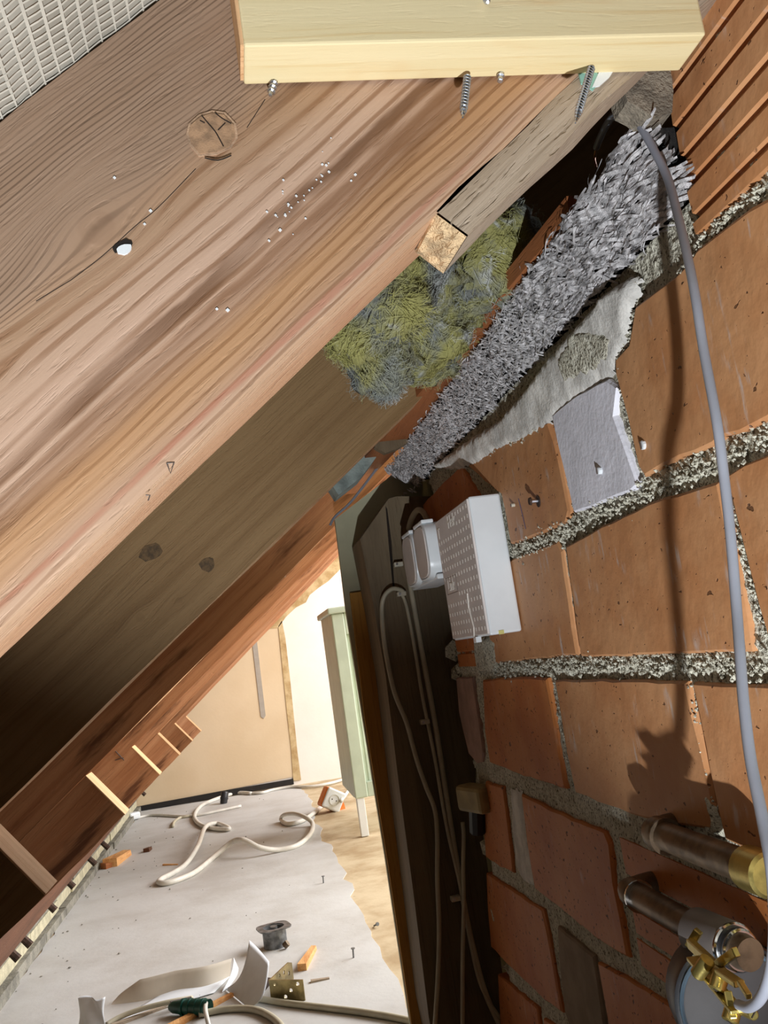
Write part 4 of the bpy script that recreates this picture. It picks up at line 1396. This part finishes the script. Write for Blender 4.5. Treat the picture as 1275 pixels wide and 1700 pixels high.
lathe(bc, by, [(0.0245, 0.0105), (0.032, 0.0095)], COPPER, 'ring', bo_)
# brass earthing clamp
cl = thing('earth_clamp', 'brass earthing clamp with screws gripping the grey cable end', 'clamp', onX(1200, 1640, 0.235))


def bar(a, b, w, h, name, mat, parent):
    a, b = Vector(a), Vector(b)
    d = (b - a)
    L = d.length
    q = d.to_track_quat('X', 'Z').to_matrix().to_4x4()
    return M().box((0, -w / 2, -h / 2), (L, w / 2, h / 2), Matrix.Translation(a) @ q, bev=min(w, h) * 0.15).build(name, mat, parent)


cxp = lambda px, py, x=0.235: onX(px, py, x)
bar(cxp(1146, 1566, 0.247), cxp(1202, 1618, 0.240), 0.0045, 0.006, 'arm', BRASS, cl)
bar(cxp(1160, 1545, 0.252), cxp(1144, 1572, 0.247), 0.004, 0.005, 'arm', BRASS, cl)
bar(cxp(1186, 1606, 0.241), cxp(1222, 1580, 0.243), 0.0035, 0.005, 'arm', BRASS, cl)
bar(cxp(1150, 1590, 0.240), cxp(1225, 1680, 0.230), 0.0075, 0.002, 'strap', BRASS, cl)
bar(cxp(1195, 1612, 0.234), cxp(1228, 1634, 0.232), 0.006, 0.003, 'strap', BRASS, cl)
bar(cxp(1208, 1645, 0.231), cxp(1218, 1692, 0.229), 0.004, 0.004, 'arm', BRASS, cl)
bar(cxp(1228, 1630, 0.231), cxp(1244, 1655, 0.229), 0.003, 0.003, 'arm', BRASS, cl)
for (a, b, r) in (((1172, 1598), (1158, 1618), 0.0042), ((1196, 1622), (1190, 1642), 0.0045), ((1218, 1672), (1212, 1694), 0.0045), ((1232, 1676), (1250, 1684), 0.0028)):
    A, B = cxp(*a, 0.234), cxp(*b, 0.230)
    d = (B - A).normalized()
    sc_ = auto_smooth(M().tube([A - d * 0.002, B, B + d * 0.0008], [r, r, r * 0.8], 14).build('screw', BRASS, cl), 40)
    m = M()
    s = d.orthogonal().normalized()
    bar(B + d * 0.0008 - s * r * 0.7, B + d * 0.0008 + s * r * 0.7, r * 0.25, 0.0006, 'screw_slot', HOLE, sc_)

# ------------------------------------------------------------------ room: pale green panelled cabinet end
RY = 3.14
cb_ = thing('panelled_cabinet', 'pale green panelled cabinet side on a white foot beyond the stud', 'cabinet', fl(600, 1392))
V = lambda px, py, d=0.0: onY(px, py, RY + d)
x0, x1 = 0.328, 0.372
zt, zbm = 0.150, -0.475
M().box((x0, RY, zbm), (x1, RY + 0.05, zt), bev=0.004).build('corner_post', MINT, cb_)
M().box((x0 - 0.012, RY - 0.012, zt), (1.30, RY + 0.42, zt + 0.022), bev=0.005).build('top', MINT, cb_)
M().box((x1, RY + 0.004, zt - 0.075), (1.25, RY + 0.045, zt), bev=0.003).build('rail', MINT, cb_)
M().box((x1, RY + 0.004, zbm), (1.25, RY + 0.045, zbm + 0.05), bev=0.003).build('rail', MINT, cb_)
pn_ = M().box((x1, RY + 0.022, zbm + 0.04), (1.25, RY + 0.035, zt - 0.07)).build('panel', MINT, cb_)
for i in range(5):
    xx = x1 + 0.012 + i * 0.016
    M().box((xx, RY + 0.0195, zbm + 0.05), (xx + 0.006, RY + 0.024, zt - 0.078), bev=0.001).build('bead', MINT, pn_)
M().box((x0, RY + 0.05, zbm), (x0 + 0.02, RY + 0.4, zt)).build('side', MINT, cb_)
M().box((x0 + 0.004, RY + 0.004, FLOOR), (x0 + 0.030, RY + 0.034, zbm + 0.002), bev=0.002).build('foot', PLASTIC_W, cb_)['label'] = 'white foot'
M().box((1.21, RY + 0.004, FLOOR), (1.24, RY + 0.034, zbm + 0.002), bev=0.002).build('foot', PLASTIC_W, cb_)

# ------------------------------------------------------------------ bright bracket and nail plates on the far rafters
p = onY(474, 948, 2.42)
t = thing('rafter_bracket', 'small galvanised bracket on the orange lit rafter edge', 'bracket', p)
M().prism([onY(*q, 2.42) for q in ((466, 958), (468, 944), (476, 934), (486, 933), (488, 940), (478, 947), (474, 958))], (0, 0.004, 0)).build('plate', STEEL, t)
c = onY(479, 941, 2.415)
M().tube([c, c + Vector((0, -0.006, 0))], 0.010, 10).build('bolt_head', STEEL, t)
p = onY(440, 908, 1.755)
tag(M().prism([onY(*q, 1.757) for q in ((432, 906), (447, 901), (455, 903), (447, 912), (437, 917), (432, 914))], (0, 0.003, 0)).build('nail_plate', STEEL), 'dull metal nail plate on the stained rafter', 'nail plate')

# ------------------------------------------------------------------ clutter on the floor
ext = thing('extension_socket', 'orange and white extension socket standing on the floor by the cabinet foot', 'socket', fl(557, 1347))
c = fl(556, 1347) + Vector((0, 0, 0.045))
q = (Quaternion((0, 0, 1), 0.25).to_matrix() @ Quaternion((0, 1, 0), 0.55).to_matrix()).to_4x4()
T_ = Matrix.Translation(c) @ q
M().box((-0.042, 0.0, -0.040), (0.042, 0.055, 0.040), T_, bev=0.008).build('housing', ORANGE, ext)['label'] = 'orange housing'
M().prism([T_ @ Vector(v) for v in ((0.03, 0.01, -0.035), (0.075, 0.02, -0.02), (0.06, 0.02, 0.0), (0.03, 0.01, 0.02))], T_.to_3x3() @ Vector((0, 0.02, 0))).build('housing_wing', ORANGE, ext)
M().box((-0.040, -0.010, -0.040), (0.040, 0.002, 0.040), T_, bev=0.006).build('face_plate', PLASTIC_W, ext)['label'] = 'white face plate'
o = M()
o.tube([T_ @ Vector((0, -0.0125, 0)), T_ @ Vector((0, -0.009, 0))], 0.021, 24, cap=False)
o.build('socket_ring', PLASTIC_Y, ext)
for s in (-1, 1):
    M().tube([T_ @ Vector((s * 0.0095, -0.0105, 0)), T_ @ Vector((s * 0.0095, -0.0095, 0))], 0.0025, 8).build('pin_hole', HOLE, ext)


def floor_cable(name, label, px, r, mat, sub=5, lift=None, group=None):
    P = []
    for i, p in enumerate(px):
        h = r + (lift or {}).get(i, 0.0)
        P.append(fl(p[0], p[1], h))
    return cable(name, label, P, r, mat, sub, 8, group=group)


CW = 'white cables lying on the floor'
floor_cable('extension_cable', 'thick white cable looping widely across the grey floor to the orange socket', [(417, 1317), (398, 1316), (378, 1320), (337, 1336), (323, 1354), (331, 1368), (352, 1375), (376, 1377), (379, 1374), (360, 1367), (341, 1373), (329, 1403), (309, 1434), (286, 1450), (268, 1459), (264, 1465), (276, 1466), (297, 1460), (325, 1447), (356, 1422), (385, 1398), (400, 1394), (411, 1397), (431, 1407), (462, 1411), (494, 1403), (515, 1385), (519, 1368), (509, 1358), (490, 1351), (472, 1353), (467, 1361), (478, 1368), (501, 1363), (521, 1350), (537, 1336), (547, 1330)], 0.0085, CABLE_W, lift={10: 0.02, 11: 0.03, 20: 0.03, 21: 0.045, 22: 0.04, 23: 0.02, 28: 0.02, 29: 0.03, 30: 0.02}, group=CW)
floor_cable('plug_cable', 'thin white cable with a plug lying by the eaves boards', [(228, 1358), (245, 1354), (262, 1353), (300, 1355), (330, 1353), (360, 1347), (400, 1338)], 0.006, CABLE_W, group=CW)
floor_cable('short_cable', 'short cream cable end curling beside the plug cable', [(287, 1372), (289, 1365), (298, 1358), (308, 1356), (318, 1354)], 0.006, CABLE_B, group=CW)
floor_cable('wall_cable', 'grey white cable running along the foot of the far wall', [(417, 1317), (435, 1316), (454, 1311), (486, 1306), (515, 1306), (550, 1300), (582, 1290)], 0.007, CABLE_W, group=CW)
floor_cable('socket_cable', 'white cable leaving the orange socket behind the cabinet post', [(566, 1330), (572, 1322), (582, 1309), (600, 1296)], 0.007, CABLE_W, lift={0: 0.05, 1: 0.02}, group=CW)
pl = fl(222, 1362)
t = thing('mains_plug', 'white mains plug with bent flange lying at the eaves', 'plug', pl)
q = Matrix.Translation(pl) @ Quaternion((0, 0, 1), 0.7).to_matrix().to_4x4()
M().box((-0.028, -0.02, 0.004), (0.028, 0.02, 0.036), q, bev=0.008).build('plug_body', PLASTIC_W, t)
for s in (-1, 1):
    M().tube([q @ Vector((-0.028, s * 0.009, 0.02)), q @ Vector((-0.055, s * 0.009, 0.018))], 0.0024, 8).build('pin', STEEL, t)
M().prism([q @ Vector(v) for v in ((-0.01, 0.012, 0.03), (-0.03, 0.03, 0.055), (-0.035, 0.03, 0.085), (-0.02, 0.018, 0.06))], q.to_3x3() @ Vector((0.006, 0.004, 0))).build('flange', PLASTIC_W, t)
p = fl(371, 1334)
t = thing('cable_sleeve', 'black rubber sleeve standing on the floor near the far skirting', 'sleeve', p)
lathe(p, Vector((0.25, 0.1, 1)).normalized(), [(0, 0.017), (0.05, 0.018), (0.055, 0.015)], DARKPL, 'sleeve', t, 16)
lathe(p, Vector((0.25, 0.1, 1)).normalized(), [(0.02, 0.0195), (0.028, 0.0195)], DARKPL, 'band', t, 16)

# flush mounting box
c = fl(458, 1571)
t = thing('flush_box', 'grey metal flush mounting box standing on the screed', 'box', c)
a0 = 0.25
Rz = Quaternion((0, 0, 1), a0).to_matrix().to_4x4()
T_ = Matrix.Translation(c) @ Rz
GREYM = plain('grey_zinc_sheet', (138, 140, 142), 0.45, 0.6, var=0.3, nscale=70, bump=0.2)
m = M()
n = 20
r1, r0 = 0.026, 0.023
vs = []
for (r, z) in ((r1, 0.0), (r1, 0.038), (r0, 0.038), (r0, 0.004)):
    vs += [T_ @ Vector((r * math.cos(6.2832 * i / n), r * math.sin(6.2832 * i / n), z)) for i in range(n)]
fs = [(k * n + i, k * n + (i + 1) % n, (k + 1) * n + (i + 1) % n, (k + 1) * n + i) for k in range(3) for i in range(n)]
fs += [tuple(range(n)), tuple(3 * n + i for i in range(n))]
auto_smooth(m.add(vs, fs).build('cup', GREYM, t))
m = M()
ring_o = [T_ @ Vector((0.036 * math.copysign(abs(math.cos(6.2832 * i / n)) ** 0.5, math.cos(6.2832 * i / n)), 0.034 * math.copysign(abs(math.sin(6.2832 * i / n)) ** 0.5, math.sin(6.2832 * i / n)), 0.039)) for i in range(n)]
ring_i = [T_ @ Vector((r0 * math.cos(6.2832 * i / n), r0 * math.sin(6.2832 * i / n), 0.039)) for i in range(n)]
up = Vector((0, 0, 0.0025))
vs = ring_o + ring_i + [p + up for p in ring_o] + [p + up for p in ring_i]
fs = []
for i in range(n):
    j = (i + 1) % n
    fs += [(i, j, n + j, n + i), (2 * n + i, 3 * n + i, 3 * n + j, 2 * n + j), (i, 2 * n + i, 2 * n + j, j), (n + i, n + j, 3 * n + j, 3 * n + i)]
m.add(vs, fs).build('flange', GREYM, t)
M().tube([T_ @ Vector((0, 0, 0.010)), T_ @ Vector((0, 0, 0.042))], 0.008, 12).build('spindle', GREYM, t)
M().box((-0.024, -0.003, 0.028), (0.024, 0.003, 0.034), T_).build('bridge', GREYM, t)
M().tube([c + Vector((0.018, -0.032, 0.006)), c + Vector((0.026, -0.034, 0.012))], 0.007, 10).build('terminal', COPPER, t)

# wood pieces
def block(name, label, a, b, w, h, mat, cat, parent=None):
    a, b = Vector(a), Vector(b)
    d = (b - a)
    L = d.length
    ang = math.atan2(d.y, d.x)
    Mx = Matrix.Translation(a) @ Quaternion((0, 0, 1), ang).to_matrix().to_4x4()
    m = M()
    m.add([Mx @ Vector(v) for v in ((0, -w / 2, 0), (0, w / 2, 0), (0, w / 2, h), (0, -w / 2, h * 0.95), (L, -w * 0.3, 0), (L, w * 0.35, 0), (L, w * 0.3, h * 0.7), (L, -w * 0.25, h * 0.62))], [(0, 1, 2, 3), (4, 7, 6, 5), (0, 4, 5, 1), (1, 5, 6, 2), (2, 6, 7, 3), (3, 7, 4, 0)])
    return tag(m.build(name, mat), label, cat)


block('wood_offcut', 'orange wooden offcut lying beside the metal box', fl(502, 1612), fl(522, 1577), 0.018, 0.014, CHIP, 'offcut')
block('wood_offcut', 'thick pale wood splinter lying at the eaves boards', fl(183, 1440), fl(212, 1420), 0.05, 0.03, CHIP, 'offcut')
block('wood_offcut', 'brown chip lying crosswise by the eaves splinter', fl(172, 1443), fl(190, 1437), 0.03, 0.02, W_LATH, 'offcut')
block('wood_splinter', 'thin orange splinter lying alone inside the cable loop', fl(271, 1437), fl(295, 1436), 0.008, 0.005, CHIP, 'splinter')
block('wood_splinter', 'dark little wood chip near the plug', fl(243, 1415), fl(250, 1410), 0.022, 0.014, W_PLATE, 'splinter')
block('wood_splinter', 'flat grey splinter lying in front of the offcut', fl(516, 1631), fl(547, 1625), 0.010, 0.004, W_BAT, 'splinter')
block('wooden_stick', 'slim light wooden stick lying by the curled paper', fl(280, 1712), fl(386, 1654), 0.013, 0.010, CHIP, 'stick')
block('wooden_stick', 'dark thin stick under the paper sheets', fl(186, 1706), fl(318, 1657), 0.010, 0.006, W_BAT, 'stick')

# screws standing on the floor
for (px, py, lab) in ((537, 1466, 'tiny screw standing upright inside the screed edge, farther one'), (587, 1590, 'tiny screw standing upright near the offcut'), (621, 1537, 'bent nail lying on the beige floor strip')):
    b = fl(px, py)
    t = thing('floor_screw', lab, 'screw', b)
    tip = b + Vector((0.001, 0, 0.017)) if py != 1537 else b + Vector((0.006, -0.014, 0.006))
    M().tube([b, tip], 0.0018, 8).build('shank', GREYM, t)
    M().tube([tip, tip + (tip - b).normalized() * 0.002], 0.0042, 10).build('head', GREYM, t)

# perforated angle bracket with real holes
def plate_with_holes(name, outline, holes, th_, Mx, mat, parent):
    cu = bpy.data.curves.new('plate', 'CURVE')
    cu.dimensions = '2D'
    cu.fill_mode = 'BOTH'
    cu.extrude = th_ / 2
    sp = cu.splines.new('POLY')
    sp.points.add(len(outline) - 1)
    for p, v in zip(sp.points, outline):
        p.co = (v[0], v[1], 0, 1)
    sp.use_cyclic_u = True
    for (hx, hy, hr) in holes:
        sp = cu.splines.new('POLY')
        sp.points.add(11)
        for i, p in enumerate(sp.points):
            w = -6.2832 * i / 12
            p.co = (hx + hr * math.cos(w), hy + hr * math.sin(w), 0, 1)
        sp.use_cyclic_u = True
    tmp = bpy.data.objects.new('plate', cu)
    COL.objects.link(tmp)
    dg = bpy.context.evaluated_depsgraph_get()
    me = bpy.data.meshes.new_from_object(tmp.evaluated_get(dg))
    bpy.data.objects.remove(tmp)
    bpy.data.curves.remove(cu)
    m = M()
    m.add([Mx @ v.co for v in me.vertices], [tuple(p.vertices) for p in me.polygons])
    bpy.data.meshes.remove(me)
    return m.build(name, mat, parent)


a, b = fl(451, 1661), fl(507, 1661)
t = thing('angle_bracket', 'perforated brassy steel angle bracket standing on the floor', 'bracket', a)
wv = (b - a)
L = wv.length
xd = wv.normalized()
Mx = Matrix(((xd.x, 0, xd.y, a.x), (xd.y, 0, -xd.x, a.y), (0, 1, 0, FLOOR), (0, 0, 0, 1)))
plate_with_holes('plate', [(0, 0), (L, 0), (L, 0.036), (0, 0.036)], [(L * 0.44, 0.007, 0.0034), (L * 0.62, 0.018, 0.0034), (L * 0.84, 0.029, 0.0034), (L * 0.16, 0.028, 0.0024)], 0.0022, Mx, BRASS_D, t)
# second leg running back from the left edge
bd = (fl(487, 1625) - a)
bd.z = 0
L2 = bd.length
yd = bd.normalized()
Mx2 = Matrix(((yd.x, 0, yd.y, a.x), (yd.y, 0, -yd.x, a.y), (0, 1, 0, FLOOR), (0, 0, 0, 1)))
plate_with_holes('plate', [(0, 0), (L2, 0), (L2, 0.030), (L2 * 0.85, 0.036), (0, 0.036)], [(L2 * 0.35, 0.018, 0.004), (L2 * 0.6, 0.010, 0.0045), (L2 * 0.62, 0.026, 0.004), (L2 * 0.82, 0.017, 0.004), (L2 * 0.42, 0.028, 0.003)], 0.0022, Mx2, BRASS_D, t)
block('metal_scrap', 'small dark metal scrap leaning behind the curled paper', fl(434, 1645), fl(449, 1630), 0.016, 0.012, RUST, 'scrap')


# paper: sheets with thickness, bent
def sheet(name, label, A, B, C_, D, bulge, mat, th=0.0006, n=14, cat='paper', group=None):
    """quad A-B (near edge), D-C (far edge); bulge(s, t) lifts it"""
    vs, fs = [], []
    for i in range(n + 1):
        for j in range(n + 1):
            s, t = i / n, j / n
            p = (A.lerp(B, s)).lerp(D.lerp(C_, s), t) + bulge(s, t)
            vs.append(p)
    k = n + 1
    N = len(vs)
    vs2 = [p + Vector((0, 0, th)) for p in vs]
    for i in range(n):
        for j in range(n):
            f = (i * k + j, (i + 1) * k + j, (i + 1) * k + j + 1, i * k + j + 1)
            fs.append(f)
            fs.append(tuple(N + q for q in reversed(f)))
    for i in range(n):
        for a, b in (((i * k), ((i + 1) * k)), ((i * k + n), ((i + 1) * k + n)), ((i), (i + 1)), ((n * k + i), (n * k + i + 1))):
            fs.append((a, b, N + b, N + a))
    return tag(M().add(vs + vs2, fs).build(name, mat, smooth=True), label, cat, group)


up = lambda h: Vector((0, 0, h))
# long strip standing on edge behind, curving
base = [fl(185, 1668), fl(235, 1662), fl(288, 1651), (fl(340, 1641)), (fl(383, 1624))]
tops = [0.004, 0.040, 0.040, 0.040, 0.032]
bs = smooth_path(base, 8)
vs, fs = [], []
nn = len(bs)
for i, p in enumerate(bs):
    t_ = i / (nn - 1)
    h = np.interp(t_, [0, 0.22, 0.5, 0.75, 1], [0.003, 0.034, 0.037, 0.035, 0.031])
    for j in range(6):
        s = j / 5
        vs.append(p + Vector((0.006 * s * s, 0.020 * s, h * s)))
for i in range(nn - 1):
    for j in range(5):
        fs.append((i * 6 + j, (i + 1) * 6 + j, (i + 1) * 6 + j + 1, i * 6 + j + 1))
N = len(vs)
vs2 = [p + Vector((0, 0.0007, 0)) for p in vs]
fs += [tuple(N + q for q in reversed(f)) for f in list(fs)]
for i in range(nn - 1):
    fs.append((i * 6 + 5, (i + 1) * 6 + 5, N + (i + 1) * 6 + 5, N + i * 6 + 5))
tag(M().add(vs + vs2, fs).build('paper_strip', PAPER_B, smooth=True), 'long paper strip toned beige for shade, standing on edge behind the white sheet', 'paper')
sheet('paper_sheet', 'flat bluish white paper sheet lying under the curled strip', fl(188, 1700), fl(356, 1650), fl(384, 1622), fl(268, 1652), lambda s, t: up(0.002 + 0.004 * s * t + 0.003 * math.sin(s * 5) * t), PAPER)
# curled strip standing up and bending back
YA_ = fl(376, 1642).y
YB_ = fl(412, 1673).y
A_, B_ = fl(374, 1642, 0.001), fl(412, 1673, 0.001)
D_, C__ = onY(414, 1561, YA_ + 0.02), onY(447, 1597, YB_ + 0.045)
sheet('paper_curl', 'white paper strip curled up on end beside the angle bracket', A_, B_, C__, D_, lambda s, t: Vector((0.006, -0.045, -0.006)) * math.sin(t * math.pi) + Vector((0, 0.008, 0)) * math.sin(s * math.pi) * t, PAPER)
D_, C__ = onY(388, 1590, YA_ + 0.03), onY(396, 1608, YA_ + 0.03)
sheet('paper_curl', 'narrow white paper flap rising left of the upright curled strip', fl(368, 1648, 0.001), fl(378, 1642, 0.001), C__, D_, lambda s, t: Vector((0.006, 0.006, 0)) * math.sin(t * math.pi), PAPER)
sheet('crumpled_paper', 'crumpled white paper scrap standing by the eaves edge', fl(128, 1712), fl(176, 1710), onY(174, 1655, fl(174, 1695).y), onY(131, 1660, fl(131, 1695).y), lambda s, t: Vector((0.003 * math.sin(s * 9 + t * 4), 0.008 * math.sin(s * 5 + 1) * (0.3 + 0.5 * t), 0.003 * math.sin(s * 6) * t + 0.001)), PAPER)

# green gripped plug with cable, grey conduits in the foreground
g0, g1 = fl(282, 1672, 0.014), fl(338, 1672, 0.014)
t = thing('green_connector', 'dark green connector lying on the white paper sheet', 'connector', g0)
ax = (g1 - g0).normalized()
lathe(g0, ax, [(0, 0.006), (0.008, 0.0105), (0.03, 0.0125), (0.055, 0.0145), (0.085, 0.0135), ((g1 - g0).length, 0.006)], GREEN, 'grip', t, 18)
for i in range(4):
    lathe(g0 + ax * (0.028 + 0.014 * i), ax, [(0, 0.0150), (0.005, 0.0150)], GREEN, 'rib', t, 18)
bar(g0 + Vector((0, 0.012, 0.004)), fl(318, 1656, 0.016), 0.006, 0.004, 'jaw', GREYPL, t)
floor_cable('grey_conduit', 'grey flexible cable running from the curled paper to the stud foot', [(426, 1657), (460, 1663), (500, 1668), (560, 1675), (600, 1680), (650, 1688), (700, 1699)], 0.0058, CABLE_B)
floor_cable('grey_conduit', 'grey cable arching across the lower edge in front of the bracket', [(330, 1684), (370, 1676), (405, 1674), (430, 1678), (450, 1688), (466, 1702), (474, 1718)], 0.0062, CABLE_B)
floor_cable('white_lead', 'thin white lead dropping over the wooden stick', [(342, 1664), (341, 1676), (344, 1692), (349, 1712)], 0.004, CABLE_W, lift={0: 0.016, 1: 0.016, 2: 0.014})
floor_cable('paper_cable', 'pale cable sweeping past the green connector over the papers', [(176, 1702), (200, 1688), (232, 1676), (270, 1666), (300, 1660), (318, 1657)], 0.005, CABLE_B, lift={1: 0.004, 2: 0.008, 3: 0.010, 4: 0.008})

# crumbs scattered on the screed
cr = M()
rc = random.Random(5)
for i in range(110):
    x = -0.55 + rc.expovariate(1 / 0.22)
    y = rc.uniform(1.5, 4.6)
    if x > 0.15:
        continue
    r = rc.uniform(0.001, 0.004)
    c = Vector((x, y, FLOOR + r * 0.4))
    cr.add([c + Vector(a) * r * rc.uniform(0.6, 1.3) for a in ((-1, 0, 0), (1, 0, 0), (0, -1, 0), (0, 1, 0), (0, 0, 0.8))] + [c - Vector((0, 0, r * 0.4))], [(0, 2, 4), (2, 1, 4), (1, 3, 4), (3, 0, 4), (2, 0, 5), (1, 2, 5), (3, 1, 5), (0, 3, 5)])
cr.build('floor_crumbs', CONC, fm, kind='stuff')['label'] = 'scattered crumbs of mortar and dirt'
